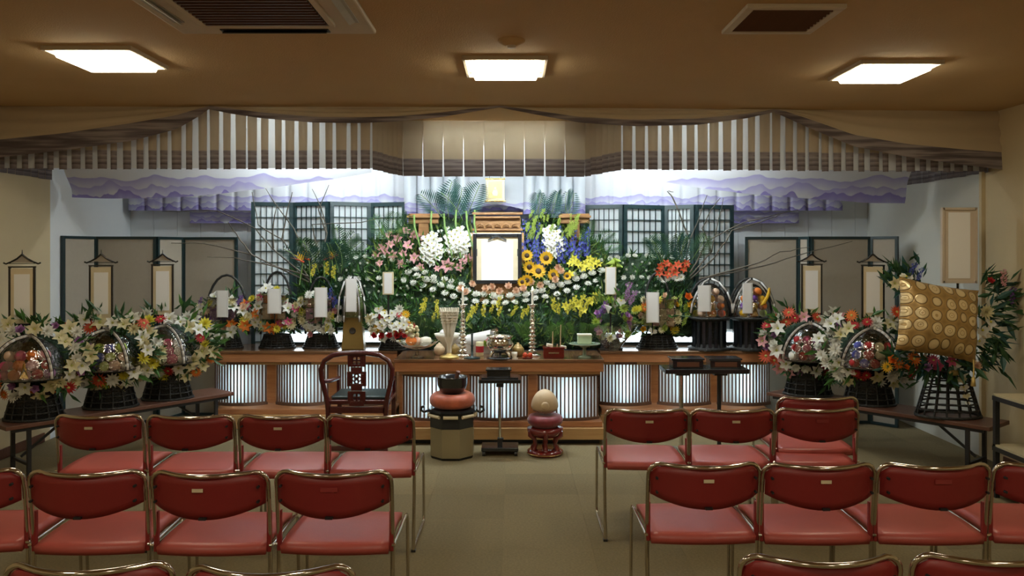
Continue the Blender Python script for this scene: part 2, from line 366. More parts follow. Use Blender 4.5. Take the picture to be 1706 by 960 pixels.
# ------------------------------------------------------------------ alcove fluorescent lights
mat('tube_glow', (1, 1, 1), 0.5, var=0, bump=0, emit=((0.84, 0.95, 1.0), TUBE_W))
mat('fixture_white', (0.8, 0.8, 0.8), 0.5, var=0.02)
for x0, x1, yy, lab in ((-2.2, -1.45, 6.60, 'fluorescent batten above the white swag on the armchair side'), (-0.75, 0.45, 6.92, 'fluorescent batten behind the middle of the valance'), (1.0, 1.75, 6.72, 'fluorescent batten above the white swag on the shelf rack side'), (-2.5, -1.2, 7.75, 'added unseen batten lighting the back wall, armchair side'), (0.9, 2.1, 7.75, 'added unseen batten lighting the back wall, shelf rack side')):  # the last two battens are added, out of sight, to light the back wall
    t = thing('fluorescent_light', lab, 'light fixture', ((x0+x1)/2, yy, ZC), 0, 'alcove lights behind the valance')
    L_ = x1-x0
    MB().box((0, 0, -0.02), (L_, 0.16, 0.04)).build('housing', M['fixture_white'], t)
    for q in ((-0.05, 0.0, 0.05) if yy == 6.92 else (0.0,)):
        MB().cyl((-L_/2+.03, q, -0.075), (L_/2-.03, q, -0.075), 0.014, n=10).build('tube', M['tube_glow'], t)
    for q in (-L_/2+.015, L_/2-.015): MB().box((q, 0, -0.06), (0.03, 0.13, 0.06)).build('socket', M['fixture_white'], t)

# ------------------------------------------------------------------ valance
t = thing('pleated_valance', 'long beige pleated valance with dark patterned hem and swags across the alcove', 'valance', (0, 6.2, ZC))
HEM = 2.29
path = [(XL+.02, 6.15), (-1.07, 6.16), (-0.92, 6.75), (0.617, 6.77), (0.84, 6.2), (XR-.02, 6.38)]
ret_l = [(XL+.02, 7.1), (XL+.02, 6.15)]; ret_r = [(XR-.02, 6.38), (XR-.02, 7.8)]
def sheet(p, q, z0, z1, off=0.0):
    return [(p[0], p[1]+off-6.2, z0-ZC), (q[0], q[1]+off-6.2, z0-ZC), (q[0], q[1]+off-6.2, z1-ZC), (p[0], p[1]+off-6.2, z1-ZC)]
u = MB()
for p, q in list(zip(path, path[1:])): u.add(sheet(p, q, HEM+.012, ZC, 0.03), [(0, 1, 2, 3)])
u.build('white_lining', M['white_cloth'], t)
def pleat_mesh(wd, top, tt, bow=0.02, band=0.145):
    m = MB(); rows = [0, .02, band-.02, band, (top+band)/2, top]
    def fn(a, b):
        z = rows[int(round(b*5))]; k = z/top; ww = wd*(1-0.0*k)*(0.86+0.14*k**0.6)
        return ((a-.5)*ww+ (0.004*math.sin(9*a) if z < .03 else 0), -bow*(1-(2*a-1)**2)*(0.25+.75*(1-k)), z)
    m.grid(fn, 4, 5, mfn=lambda a, b: 1 if b < 0.55 else 0)
    return m.mesh('pleat', [M['beige_sheer'], M['hem_band']])
pm_side = pleat_mesh(0.068, ZC-HEM, 0); pm_mid = pleat_mesh(0.176, ZC-HEM, 0, 0.012); pm_ret = pleat_mesh(0.115, ZC-HEM, 0, 0.02)
for (p, q), pm, pitch in zip(list(zip(path, path[1:]))+[tuple(ret_l), tuple(ret_r)], (pm_side, pm_ret, pm_mid, pm_ret, pm_side, pm_ret, pm_ret), (0.097, 0.1, 0.171, 0.1, 0.097, 0.105, 0.105)):
    dv = Vector((q[0]-p[0], q[1]-p[1])); n = max(1, round(dv.length/pitch)); an = math.atan2(dv.y, dv.x)
    for k in range(n):
        c = Vector(p)+dv*((k+.5)/n)
        jit = random.uniform(-.006, .006) if pm is pm_side else 0
        o = link('pleat', pm, t, (c.x+jit, c.y-6.2, HEM-ZC+random.uniform(-.004, .004)), (0, 0, an+random.uniform(-.05, .05)))
        if pm is pm_side: o.scale = (random.uniform(.75, 1.3), 1, 1)
# swags: (x px, lower edge y px, band thickness px)
def interp(pts, x):
    for (x0, *a), (x1, *b) in zip(pts, pts[1:]):
        if x0 <= x <= x1:
            k = (x-x0)/(x1-x0); return [p+(q-p)*k for p, q in zip(a, b)]
    return list(pts[-1][1:]) if x > pts[-1][0] else list(pts[0][1:])
def swag(pts, d0, d1):
    xa, xb = pts[0][0], pts[-1][0]; n = 40; m = MB()
    def fn(a, b):
        px = xa+(xb-xa)*a; d = d0+(d1-d0)*a; lo, th = interp(pts, px)
        zl, zm = Z(lo, d), Z(lo-th, d); top = ZC-0.002
        fold = 0.012*math.sin(b*22+3*math.sin(a*3))*(1 if b > .3 else 0)
        z = zl+(zm-zl)*(b/.25) if b <= .25 else zm+(max(top, zm+.004)-zm)*((b-.25)/.75)
        yy = -0.05*(1-b)-fold
        return (X(px, d), d+yy-6.2, z-ZC)
    m.grid(fn, n, 12, mfn=lambda a, b: 1 if b < .24 else 0)
    return m.build('swag', [M['beige_swag'], M['hem_band']], t)
swag([(-28, 266, 30), (0, 264, 30), (112, 252, 29), (225, 236, 30), (299, 217, 24), (335, 196, 14), (352, 184, 6)], 6.06, 6.08)
swag([(352, 184, 6), (387, 191, 9), (440, 199, 10), (527, 206, 10), (600, 207, 10), (665, 204, 9), (736, 197, 8), (789, 188, 6), (832, 181, 4)], 6.08, 6.09)
swag([(832, 181, 4), (894, 193, 7), (964, 206, 10), (1052, 212, 11), (1158, 210, 11), (1240, 199, 8), (1285, 189, 5)], 6.10, 6.20)
swag([(1285, 189, 5), (1300, 195, 10), (1349, 217, 16), (1420, 246, 20), (1508, 263, 22), (1600, 276, 26), (1682, 286, 30)], 6.20, 6.28)
# ------------------------------------------------------------------ purple print curtains
mountain_cloth('mountain_swag', CLOTH, PURP1, PURP2, 2.11, 2.36, 1.8, 0.42)
mountain_cloth('mountain_mid', CLOTH, PURP1, PURP2, 2.07, 2.26, 3.0, 0.4)
mountain_cloth('mountain_low', CLOTH, PURP1, PURP2, 1.94, 2.10, 3.0, 0.4)
def drape(pts, d, lab, flip):
    xa, xb = pts[0][0], pts[-1][0]; m = MB()
    def fn(a, b):
        px = xa+(xb-xa)*a; lo = interp(pts, px)[0]; zl = Z(lo, d); k = b**1.3
        sag = 0.10*math.sin(PI*a)
        return (X(px, d), d-0.42*k+0.02*math.sin(b*13+a*4)*(1-b)+0.012*math.sin(a*30), zl+(ZC-zl)*b)
    m.grid(fn, 36, 16)
    o = m.build('swag_drape', M['mountain_swag']); return tag(o, lab, 'drape', 'white swags with purple mountain print')
drape([(120, 329), (180, 331), (250, 330), (320, 327), (380, 321), (440, 314), (500, 306), (560, 298), (620, 288)], 7.25, 'white swag with purple mountains over the folding screen on the armchair side', 0)
drape([(1032, 290), (1100, 302), (1180, 315), (1240, 322), (1310, 328), (1380, 333), (1440, 338), (1505, 339)], 7.35, 'white swag with purple mountains nearest the framed notice on the shelf rack side', 1)
def pleat_curtain(name, x0, x1, y, zb, m, lab, pitch, amp, hi=2.76, ex=0.3):
    q = MB(); n = int((x1-x0)/pitch)
    def fn(a, b):
        ph = (a*n) % 1.0
        return (x0+(x1-x0)*a, y-amp*abs(math.sin(PI*a*n))**ex, zb+(hi-zb)*b)
    q.grid(fn, n*10, 6)
    return tag(q.build(name, M[m]), lab, 'curtain')
pleat_curtain('printed_curtain', -4.02, X(1405, 8.4), 8.42, Z(351, 8.4), 'mountain_mid', 'wide white curtain with purple mountain hem behind the lattice screens', 0.185, 0.035, ex=.25)
pleat_curtain('printed_curtain', X(315, 8.5), X(1332, 8.5), 8.52, Z(372, 8.5), 'mountain_low', 'longer white curtain whose purple hem shows below the wide one', 0.3, 0.02)
mountain_cloth('mountain_centre', (0.74, 0.78, 0.83), PURP1, PURP2, 2.02, 2.17, 3.0, 0.3)
for a, b, lab in ((672, 782, 'striped pleated curtain hanging between palm fronds and the scroll, armchair side'), (872, 976, 'striped pleated curtain hanging above the sunflowers, shelf rack side')):
    pleat_curtain('pleated_curtain', X(a, 8.2), X(b, 8.2), 8.24, Z(357, 8.2), 'mountain_centre', lab, 0.115, 0.11, ex=.6)
q = MB()
def fn(a, b):
    px = 772+110*a; zl = Z(352-10*math.sin(PI*a), 8.25)
    return (X(px, 8.25), 8.28-0.06*(1-b)*math.sin(PI*a)-.02*math.sin(b*40)*(b < .5), zl+(2.72-zl)*b)
q.grid(fn, 14, 14); tag(q.build('swag_drape', M['mountain_centre']), 'purple hemmed white cloth gathered behind the hanging scroll', 'drape')
# hanging scroll
t = thing('hanging_scroll', 'small gold picture scroll hanging above the shrine', 'scroll', (X(825, 8.05), 8.05, Z(335, 8.05)))
hh = Z(298, 8.05)-Z(335, 8.05)
MB().box((0, 0.004, hh/2), (0.185, 0.006, hh)).build('mount', M['cream_board'], t)
MB().box((0, -0.002, hh*.5), (0.135, 0.006, hh*.74)).build('picture', M['gold_paint'], t)
fg = MB(); fg.lathe([(0.028, 0), (0.03, .01), (0.001, .012)], 16, (0, 0, 0)); fg.ball((0, -.008, .075), .014, sz=1.2); fg.lathe([(0.03, 0), (0.036, .02), (0.02, .05), (0.008, .06)], 12, (0, -.006, .012), sy=.25)
for v in range(len(fg.v)): fg.v[v] = (fg.v[v][0], max(-.014, min(.002, fg.v[v][1]*.3-.006)), fg.v[v][2]+.05)
fg.build('seated_figure', M['cream_board'], t)
MB().cyl((-.105, 0, 0), (.105, 0, 0), .009, n=10).build('roller', M['brass'], t)
MB().cyl((-.1, 0, hh), (.1, 0, hh), .007, n=10).build('top_rod', M['brass'], t)
MB().tube([(-.06, 0, hh), (0, 0.03, 2.74-Z(335, 8.05)), (.06, 0, hh)], .002, 5).build('cord', M['ribbon_black'], t)

# ------------------------------------------------------------------ screens
def panel_between(pa, pb, z0, z1, parent, org, kind):
    pa, pb = Vector(pa), Vector(pb); dv = pb-pa; L_ = dv.length; an = math.atan2(dv.y, dv.x); c = (pa+pb)/2
    loc = (c.x-org[0], c.y-org[1], z0-org[2]); hh = z1-z0; fw = 0.026 if kind == 'plain' else 0.04
    ob = bpy.data.objects.new('screen_leaf', None); COL.objects.link(ob); ob.parent = parent; ob.location = loc; ob.rotation_euler = (0, 0, an)
    fr = MB(); L_ -= 0.006
    for sx in (-1, 1): fr.box((sx*(L_/2-fw/2), 0, hh/2), (fw, 0.03, hh))
    fr.box((0, 0, fw/2), (L_-2*fw, 0.03, fw)); fr.box((0, 0, hh-fw/2), (L_-2*fw, 0.03, fw))
    fr.build('frame', M['dark_frame'], ob)
    if kind == 'plain':
        MB().box((0, 0, hh/2), (L_-2*fw, 0.014, hh-2*fw)).build('paper_panel', M['screen_beige'], ob)
    else:
        MB().box((0, 0.006, hh/2), (L_-2*fw, 0.004, hh-2*fw)).build('paper_panel', M['shoji_paper'], ob)
        lt = MB(); iw = L_-2*fw
        for k in range(1, 6): lt.box((-iw/2+iw*k/6, -.003, hh/2), (0.0065, 0.012, hh-2*fw))
        nz = 18
        for k in range(1, nz): lt.box((0, -.004, fw+(hh-2*fw)*k/nz), (iw, 0.012, 0.0075))
        lt.build('lattice', M['dark_frame'], ob)
def screen(name, pts, z0, z1, kind, lab, cat):
    org = (sum(p[0] for p in pts)/len(pts), sum(p[1] for p in pts)/len(pts), z0)
    t = thing(name, lab, cat, org)
    for a, b in zip(pts, pts[1:]): panel_between(a, b, z0, z1, t, org, kind)
def pp(px, d): return (X(px, d), d)
screen('folding_screen', [pp(103, 7.25), pp(159, 7.72), pp(261, 7.8), pp(305, 8.15), pp(396, 8.1)], 0, 1.80, 'plain', 'plain beige folding screen behind the three flower stands on the armchair side', 'screen')
screen('folding_screen', [pp(1241, 7.95), pp(1331, 7.9), pp(1350, 7.75), pp(1450, 7.75), pp(1497, 7.55)], 0, 1.80, 'plain', 'plain beige folding screen behind the flower stands on the shelf rack side', 'screen')
screen('lattice_screen', [pp(418, 8.2), pp(489, 8.3), pp(549, 8.12), pp(618, 8.34), pp(677, 8.2)], 0, 2.16, 'shoji', 'tall dark lattice paper screen behind the bird of paradise flowers', 'screen')
screen('lattice_screen', [pp(975, 8.25), pp(1038, 8.12), pp(1107, 8.32), pp(1157, 8.15), pp(1222, 8.25)], 0, 2.13, 'shoji', 'tall dark lattice paper screen behind the red lilies', 'screen')
# ------------------------------------------------------------------ altar tables with lit slatted drums
mat('drum_glow', (1, 1, 1), 0.5, var=0, bump=0, emit=((0.66, 0.90, 1.0), DRUM_W))
mat('drum_diffuser', (0.80, 0.88, 0.90), 0.6, var=0.02, bump=0, trans=0.75)
mat('slat_brown', (0.16, 0.085, 0.055), 0.5, var=0.1)
mat('step_glow', (1, 1, 1), 0.5, var=0, bump=0, emit=((0.82, 0.95, 1.0), BOX_W))
NS = 17
def altar_table(name, lab, x0, x1, yf, depth, drums, zt, zd0, zd1, base, cat='altar table'):
    cx = (x0+x1)/2; t = thing(name, lab, cat, (cx, yf, 0)); wd = x1-x0
    MB().box((0, depth/2, zt-0.0135), (wd, depth, 0.027)).build('worktop', M['altar_top'], t, bevel=0.004)
    MB().box((0, depth/2+.004, zt-0.027-0.04), (wd-.008, depth-.008, 0.08)).build('top_frieze', M['altar_wood'], t, bevel=0.005)
    MB().box((0, depth/2+.02, zt-0.107-0.014), (wd-.06, depth-.05, 0.028)).build('moulding', M['altar_wood_pale'], t, bevel=0.006)
    # back board and posts of the carcass
    yb = 0.20
    MB().box((0, yb+0.12+.01, (zt-.12+base)/2), (wd-.05, 0.02, zt-.12-base)).build('back_board', M['altar_wood'], t)
    ed = [x0+.03-cx]+[e for c, w_ in drums for e in (c-w_/2-cx, c+w_/2-cx)]+[x1-.03-cx]
    for a, b in zip(ed[0::2], ed[1::2]):
        if b-a > .004: MB().box(((a+b)/2, yb-.06, (zd0+zt-.12)/2), (b-a, 0.04, zt-.12-zd0)).build('post', M['altar_wood'], t)
    for c, w_ in drums:
        R = (w_/2)**2/(2*0.10)+0.05; half = math.asin(min(1, w_/2/R)); yc = yb-.06-0.10+R-0.0
        ob = bpy.data.objects.new('lamp_drum', None); COL.objects.link(ob); ob.parent = t; ob.location = (c-cx, 0, 0)
        def arc(a, rr): return (rr*math.sin(a), yc-rr*math.cos(a))
        df = MB(); df.grid(lambda u, v: (*arc(-half+2*half*u, R-.012), zd0+(zd1-zd0)*v), 20, 1); df.build('diffuser', M['drum_diffuser'], ob)
        for zz, hh in ((zd0-.012, .03), (zd1+.008, .02)):
            n = 20; rm = MB()
            for i in range(n):
                a0, a1 = -half+2*half*i/n, -half+2*half*(i+1)/n
                p = [arc(a0, R+.01), arc(a1, R+.01), arc(a1, R-.02), arc(a0, R-.02)]
                rm.add([(*q, zz-hh/2) for q in p]+[(*q, zz+hh/2) for q in p], [(3, 2, 1, 0), (4, 5, 6, 7), (0, 1, 5, 4), (2, 3, 7, 6)])
            rm.build('rim', M['slat_brown'], ob)
        sl = MB().box((0, 0, 0), (0.0125, 0.010, zd1-zd0)).mesh('slat', [M['slat_brown']])
        for k in range(NS):
            a = -half+2*half*(k+.5)/NS
            p = arc(a, R); link('slat', sl, ob, (p[0], p[1], (zd0+zd1)/2), (0, 0, a))
        MB().cyl((0, yb-.075, zd0+.02), (0, yb-.075, zd1-.02), .014, n=10).build('tube', M['drum_glow'], ob)
    return t
# middle table
yf = 6.90
t = altar_table('altar_table', 'front altar table with three lit slatted drums and offerings on top', X(656, yf), X(1007, yf), yf, 0.62, [(X(p, yf+.15)+0, w_) for p, w_ in ((722, .54), (831, .52), (946, .54))], 0.73, 0.215, 0.575, 0.16)
wd = X(1007, yf)-X(656, yf)
MB().box((0, .32, .17), (wd-.03, .60, .05)).build('base_step', M['altar_wood'], t, bevel=.006)
MB().box((0, .29, .095), (wd+.02, .62, .10)).build('plinth', M['altar_wood_pale'], t, bevel=.006)
MB().box((0, .33, .0225), (wd-.08, .56, .045)).build('toe_shadow_strip', M['black_plastic'], t)  # black strip standing for the shadow under the plinth
yf = 7.48
for nm, a, b, dr, lab in (('altar_table', 352, 662, (402, 505, 606), 'side altar table carrying flower baskets, armchair side'), ('altar_table', 1000, 1286, (1040, 1139, 1238), 'side altar table carrying fruit baskets, shelf rack side')):
    t = altar_table(nm, lab, X(a, yf), X(b, yf), yf, 0.56, [(X(p, yf+.15), .50) for p in dr], 0.73, 0.235, 0.60, 0.10)
    wd = X(b, yf)-X(a, yf)
    MB().box((0, .32, .16), (wd-.03, .60, .05)).build('base_step', M['altar_wood'], t, bevel=.006)
    MB().box((0, .30, .07), (wd, .62, .13)).build('plinth', M['altar_wood_pale'], t, bevel=.006)
# glowing steps at the back of the side tables
for a, b, lab in ((470, 662, 'low glowing white step behind the flower baskets'), (1000, 1232, 'low glowing white step behind the fruit baskets')):
    d = 7.90; t = thing('light_step', lab, 'light box', ((X(a, d)+X(b, d))/2, d, .73)); wd = X(b, d)-X(a, d)
    MB().box((0, .07, .075), (wd, .1, .15)).build('box', M['white_wall'], t)
    MB().box((0, .012, .08), (wd-.03, .012, .085)).build('lit_panel', M['step_glow'], t)
    MB().box((0, .010, .022), (wd, .02, .024)).build('sill', M['dark_frame'], t)

# ------------------------------------------------------------------ stacking chairs
def make_chair():
    c = bpy.data.objects.new('stacking_chair', None); COL.objects.link(c)
    R_, x0 = .0095, .2395
    def back(u, v):
        uu = 2*u-1; bow = 1-uu*uu; zt = .752-.03*max(0, abs(uu)-.86)/.14; zb = .628-.048*bow
        z = zb+(zt-zb)*v
        return (.228*uu, -.075*bow**.9-.012-.05*(z-.6)*0.9+.02, z)
    MB().grid(back, 16, 5).build('backrest', M['red_shell'], c, solid=.014)
    # back arch
    pts = []
    for zz in (.30, .46, .60, .68): pts.append((-x0, .035-.12*max(0, zz-.46), zz))
    for k in range(5): a = PI-k*PI/8; pts.append((-x0+.05+.05*math.cos(a), 0.0-.004*k, .715+.045*math.sin(a)))
    for k in range(1, 12): u = k/12; uu = 2*u-1; pts.append((.190*uu, -.012-.075*(1-uu*uu)**.9, .760))
    for k in range(5): a = PI/2-k*PI/8; pts.append((x0-.05+.05*math.cos(a), -.016+.004*k, .715+.045*math.sin(a)))
    for zz in (.68, .60, .46, .30): pts.append((x0, .035-.12*max(0, zz-.46), zz))
    MB().tube(pts, R_, 8).build('back_frame', M['chrome'], c)
    for sx in (-1, 1):
        x = sx*x0
        MB().tube([(x, .035, .34), (x, .02, .2), (x, .0, .03), (x, .0, .012)], R_, 8).build('leg', M['chrome'], c)
        MB().tube([(x*1.0, .03, .425), (x, .40, .437), (x, .44, .432), (x, .462, .405), (x, .468, .33), (x, .478, .12), (x, .482, .05), (x, .475, .02), (x, .45, .012)], .008, 8).build('leg', M['chrome'], c)
        MB().tube([(x, .45, .012), (x, 0, .012)], .009, 8).build('runner', M['chrome'], c)
        sl = MB().box((x*.985, .034, .50), (.018, .022, .17)); sl.build('bracket', M['red_shell'], c, bevel=.003)  # red put in for the seat's reflection on the chrome posts
        MB().box((x, .005, .006), (.024, .03, .012)).build('foot_pad', M['black_plastic'], c)
        for zz in (.645, .705): MB().cyl((x*.88, -.03, zz), (x*.88, -.045, zz), .006, n=8).build('screw', M['black_plastic'], c)
        MB().cyl((x*1.0, .02, .445), (x*1.06, .02, .445), .007, n=8).build('rivet', M['silver'], c)
    def seat_top(u, v):
        uu = 2*u-1; wv = .226*(1-.05*v); yy = .012+.45*v-.03*(1-uu*uu)*(1-v)**3
        return (wv*uu, yy, .438+.012*math.sin(PI*v)*.6-.014*(1-v)**6+.004*(1-uu*uu)-.02*v**8)
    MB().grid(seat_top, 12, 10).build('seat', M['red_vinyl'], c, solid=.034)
    MB().box((0, .20, .402), (.40, .03, .02)).build('crossbar', M['chrome'], c)
    MB().box((0, -.073, .588), (.03, .03, .010)).build('slot', M['black_plastic'], c)
    return c
proto = make_chair()
sticker_me = MB().box((0, 0, 0), (.044, .003, .014)).mesh('label_sticker', [M['cream_board']])
ghost_me = MB().box((0, 0, 0), (.07, .0015, .018)).mesh('label_sticker', [M['faded_mark']])
A_, B_ = 'armchair side', 'shelf rack side'
rows = [
 # px centre, d, sticker x-offset px (None = none), rot, label
 (166, 4.46, -.02, 0.02, 'red stacking chair at the wall end of the front row, armchair side'),
 (318, 4.45, None, 0.0, 'red stacking chair without sticker, third from the aisle in the front row'),
 (470, 4.45, 0, 0.0, 'red stacking chair second from the aisle in the front row, armchair side'),
 (617, 4.46, None, -0.01, 'red stacking chair without sticker directly before the rosewood armchair'),
 (-58, 3.36, None, 0.03, 'red stacking chair cut off at the frame edge, middle row, armchair side'),
 (146, 3.34, None, 0.02, 'red stacking chair without sticker, third from the aisle in the middle row, armchair side'),
 (350, 3.33, -.02, 0.0, 'red stacking chair with cream sticker, second from the aisle, middle row, armchair side'),
 (556, 3.34, 'g', -0.015, 'red stacking chair at the aisle with a faded sticker mark, middle row, armchair side'),
 (150, 2.36, None, 0.04, 'red stacking chair of the nearest row, second from the aisle, armchair side'),
 (452, 2.34, None, 0.02, 'red stacking chair at the aisle in the nearest row, armchair side'),
 (1078, 4.62, 0, 0.0, 'red stacking chair at the aisle in the front row, shelf rack side'),
 (1220, 4.62, 0, 0.0, 'red stacking chair second from the aisle in the front row, shelf rack side'),
 (1361, 4.64, 'g', 0.01, 'lower red chair of the stacked pair at the end of the front row'),
 (1173, 3.46, 0, 0.01, 'red stacking chair at the aisle in the middle row, shelf rack side'),
 (1364, 3.45, 0, 0.0, 'red stacking chair with cream sticker, second from the aisle, middle row, shelf rack side'),
 (1555, 3.45, 'g', 0.0, 'red stacking chair with faded sticker mark, third from the aisle, middle row, shelf rack side'),
 (1748, 3.46, None, 0.0, 'red stacking chair cut off by the frame edge below the shelf rack, middle row'),
 (1366, 2.42, None, -0.01, 'red stacking chair of the nearest row, first from the aisle, shelf rack side'),
 (1652, 2.43, None, 0.0, 'red stacking chair of the nearest row, second from the aisle, shelf rack side'),
]
def put_chair(o, x, y, z, st, rz, lab):
    o.location = (x, y, z); o.rotation_euler = (0, 0, rz); tag(o, lab, 'chair', 'red stacking chairs in rows')
    if st is not None:
        g = st == 'g'; link('label_sticker', ghost_me if g else sticker_me, o, ((0 if g else st), -.0835 if not g else -.0825, .703))
for i, (px, d, st, rz, lab) in enumerate(rows):
    o = proto if i == 0 else copy_tree(proto2)
    if i == 0:
        proto2 = copy_tree(proto)
    put_chair(o, X(px, d), d, 0, st, rz, lab)
put_chair(proto2, X(1364, 4.78)-.0, 4.80, .035, None, 0.01, 'upper red chair of the stacked pair at the end of the front row')

# ------------------------------------------------------------------ rosewood armchair
t = thing('armchair', 'dark rosewood armchair with horseshoe back and pierced carved splat', 'armchair', (X(594, 6.55), 6.55, 0))
hw = .295
pts = [(-.235, .02, .34), (-.245, .015, .45), (-.285, .0, .62), (-.29, 0, .70), (-.26, -.005, .77), (-.19, -.01, .815), (-.09, -.012, .832), (0, -.012, .835)]
pts = pts+[(-a, b, c) for a, b, c in pts[-2::-1]]
MB().tube(pts, .021, 8).build('back_rail', M['rosewood'], t)
sp = bpy.data.objects.new('back_splat', None); COL.objects.link(sp); sp.parent = t
fr = MB()
for (z, w2, h2) in ((.77, .145, .10), (.62, .155, .12), (.47, .145, .10)):
    # pierced block: ring frame plus quatrefoil
    fr.box((-w2/2+.012, .005, z), (.024, .024, h2)); fr.box((w2/2-.012, .005, z), (.024, .024, h2))
    fr.box((0, .005, z+h2/2-.01), (w2-.048, .024, .02)); fr.box((0, .005, z-h2/2+.01), (w2-.048, .024, .02))
fr.box((0, .005, .695), (.09, .022, .04)); fr.box((0, .005, .545), (.09, .022, .04)); fr.box((0, .005, .415), (.12, .022, .03))
fr.build('splat_frame', M['rosewood'], sp, bevel=.003)
qf = MB()
for z in (.77, .62, .47):
    r = .021
    for a in range(4):
        cx_, cz_ = r*math.cos(a*PI/2+(PI/4 if z != .62 else 0)), r*math.sin(a*PI/2+(PI/4 if z != .62 else 0))
        qf.tube([(cx_+.018*math.cos(k*PI/5), .005, z+cz_+.018*math.sin(k*PI/5)) for k in range(10)], .006, 6, closed=True)
    for sx in (-1, 1): qf.box((sx*.045, .005, z), (.022, .016, .075))
qf.build('quatrefoil_carving', M['rosewood'], sp)
MB().box((0, .005, .832), (.12, .03, .022)).build('crest', M['gold_wood'], t, bevel=.005)
MB().box((0, .02, .365), (.50, .035, .05)).build('back_crossrail', M['rosewood'], t, bevel=.004)
MB().box((0, .25, .425), (.52, .46, .035)).build('seat', M['rosewood'], t, bevel=.008)
MB().box((0, .25, .455), (.44, .38, .025)).build('seat_cushion', M['dark_frame'], t, bevel=.01)
for sx in (-1, 1):
    MB().bar((sx*.235, .02, 0), (sx*.235, .02, .42), .035, .035).build('leg', M['rosewood'], t)
    MB().bar((sx*.235, .46, 0), (sx*.235, .46, .42), .035, .035).build('leg', M['rosewood'], t)
    MB().tube([(sx*.275, .0, .60), (sx*.255, .15, .58), (sx*.25, .32, .565), (sx*.24, .44, .56)], .018, 8).build('armrest', M['rosewood'], t)
    MB().bar((sx*.245, .44, .43), (sx*.243, .43, .56), .024, .024).build('arm_post', M['rosewood'], t)
MB().box((0, .02, .05), (.44, .03, .035)).build('stretcher', M['rosewood'], t); MB().box((0, .46, .05), (.44, .03, .035)).build('stretcher', M['rosewood'], t)

# ------------------------------------------------------------------ gong on octagonal stand
d = 6.55; t = thing('gong_stand', 'octagonal gold and black stand under the gong cushion', 'stand', (X(754, d), d-.02, 0))
def octo(r0, z0, r1, z1, nm, m, par, n=8):
    mb = MB(); mb.lathe([(.001, z0), (r0, z0), (r1, z1), (.001, z1)], n, sm=False)
    for i, v in enumerate(mb.v):
        x, y, z = v; a = PI/8; mb.v[i] = (x*math.cos(a)-y*math.sin(a), x*math.sin(a)+y*math.cos(a), z)
    return mb.build(nm, m, par)
octo(.175, .0, .185, .02, 'foot', M['black_plastic'], t); octo(.185, .02, .185, .25, 'body', M['stand_gold'], t)
octo(.187, .25, .187, .375, 'collar', M['black_lacquer'], t); octo(.21, .375, .20, .395, 'top', M['black_lacquer'], t)
for k in range(8):
    a = -PI/2+k*PI/4; rr = .187
    MB().cyl((rr*math.cos(a)-.058*math.sin(a), rr*math.sin(a)+.058*math.cos(a), .345), (rr*math.cos(a)+.058*math.sin(a), rr*math.sin(a)-.058*math.cos(a), .345), .014, n=8).build('rail_bar', M['cream_board'], t)
for sx in (-1, 1):
    MB().tube([(sx*.19, 0, .37), (sx*.23, 0, .355), (sx*.255, 0, .37), (sx*.25, 0, .395), (sx*.225, 0, .40)], .011, 7).build('corner_scroll', M['black_lacquer'], t)
z0 = .395
t2 = thing('gong_cushion', 'orange red brocade ring cushion on the octagonal stand', 'cushion', (X(754, d), d-.02, z0))
MB().lathe([(.05+.0, .06)]+[(.125+.062*math.cos(a), .062+.06*math.sin(a)) for a in [PI-2*PI*k/16 for k in range(17)]], 28).build('pad', M['brocade_red'], t2)
t2 = thing('gong_bowl', 'black bowl gong on its brocade cushion', 'gong', (X(754, d), d-.02, z0+.105))
MB().lathe([(.001, 0), (.06, .0), (.10, .03), (.122, .08), (.125, .14), (.128, .145), (.118, .145), (.115, .08), (.09, .035), (.001, .012)], 28).build('bowl', M['black_lacquer'], t2)
t2 = thing('gong_mallet', 'brown wooden mallet leaning in the black gong', 'mallet', (X(754, d), d-.02, z0+.13))
MB().cyl((.0, 0, .0), (.035, -.02, .12), .012, n=10).build('handle', M['rosewood'], t2); MB().cyl((.033, -.018, .11), (.05, -.03, .165), .018, n=10).build('head', M['bench_brown'], t2)

# ------------------------------------------------------------------ incense stand (T shaped, castors)
d = 6.62; t = thing('incense_stand', 'black wheeled pole stand with small tray in front of the altar table', 'stand', (X(833, d), d-.02, 0))
MB().box((0, 0, .055), (.30, .20, .03)).build('base', M['black_lacquer'], t, bevel=.004)
for sx in (-1, 1):
    for sy in (-1, 1): MB().cyl((sx*.13-.012, sy*.08, .02), (sx*.13+.012, sy*.08, .02), .02, n=10).build('castor', M['black_plastic'], t)
MB().cyl((0, 0, .07), (0, 0, .60), .012, n=10).build('pole', M['silver'], t)
MB().cyl((0.0, -.01, .12), (.03, -.01, .12), .012, n=8).build('knob', M['black_plastic'], t); MB().box((0, 0, .10), (.04, .04, .06)).build('collar', M['black_plastic'], t)
MB().box((.0, 0, .57), (.06, .05, .04)).build('bracket', M['black_plastic'], t); MB().cyl((.0, -.01, .555), (.03, -.01, .555), .010, n=8).build('knob', M['black_plastic'], t)
MB().box((0, 0, .61), (.34, .24, .03)).build('tray', M['black_lacquer'], t, bevel=.004)
MB().box((0, 0, .632), (.30, .20, .014)).build('tray_step', M['black_lacquer'], t, bevel=.003)
t2 = thing('incense_box', 'small black lacquer incense box on the wheeled stand', 'box', (X(833, d)-.01, d-.02, .639))
MB().box((0, 0, .025), (.19, .12, .05)).build('body', M['black_lacquer'], t2, bevel=.003); MB().box((0, 0, .055), (.21, .14, .012)).build('lid', M['black_lacquer'], t2, bevel=.003)

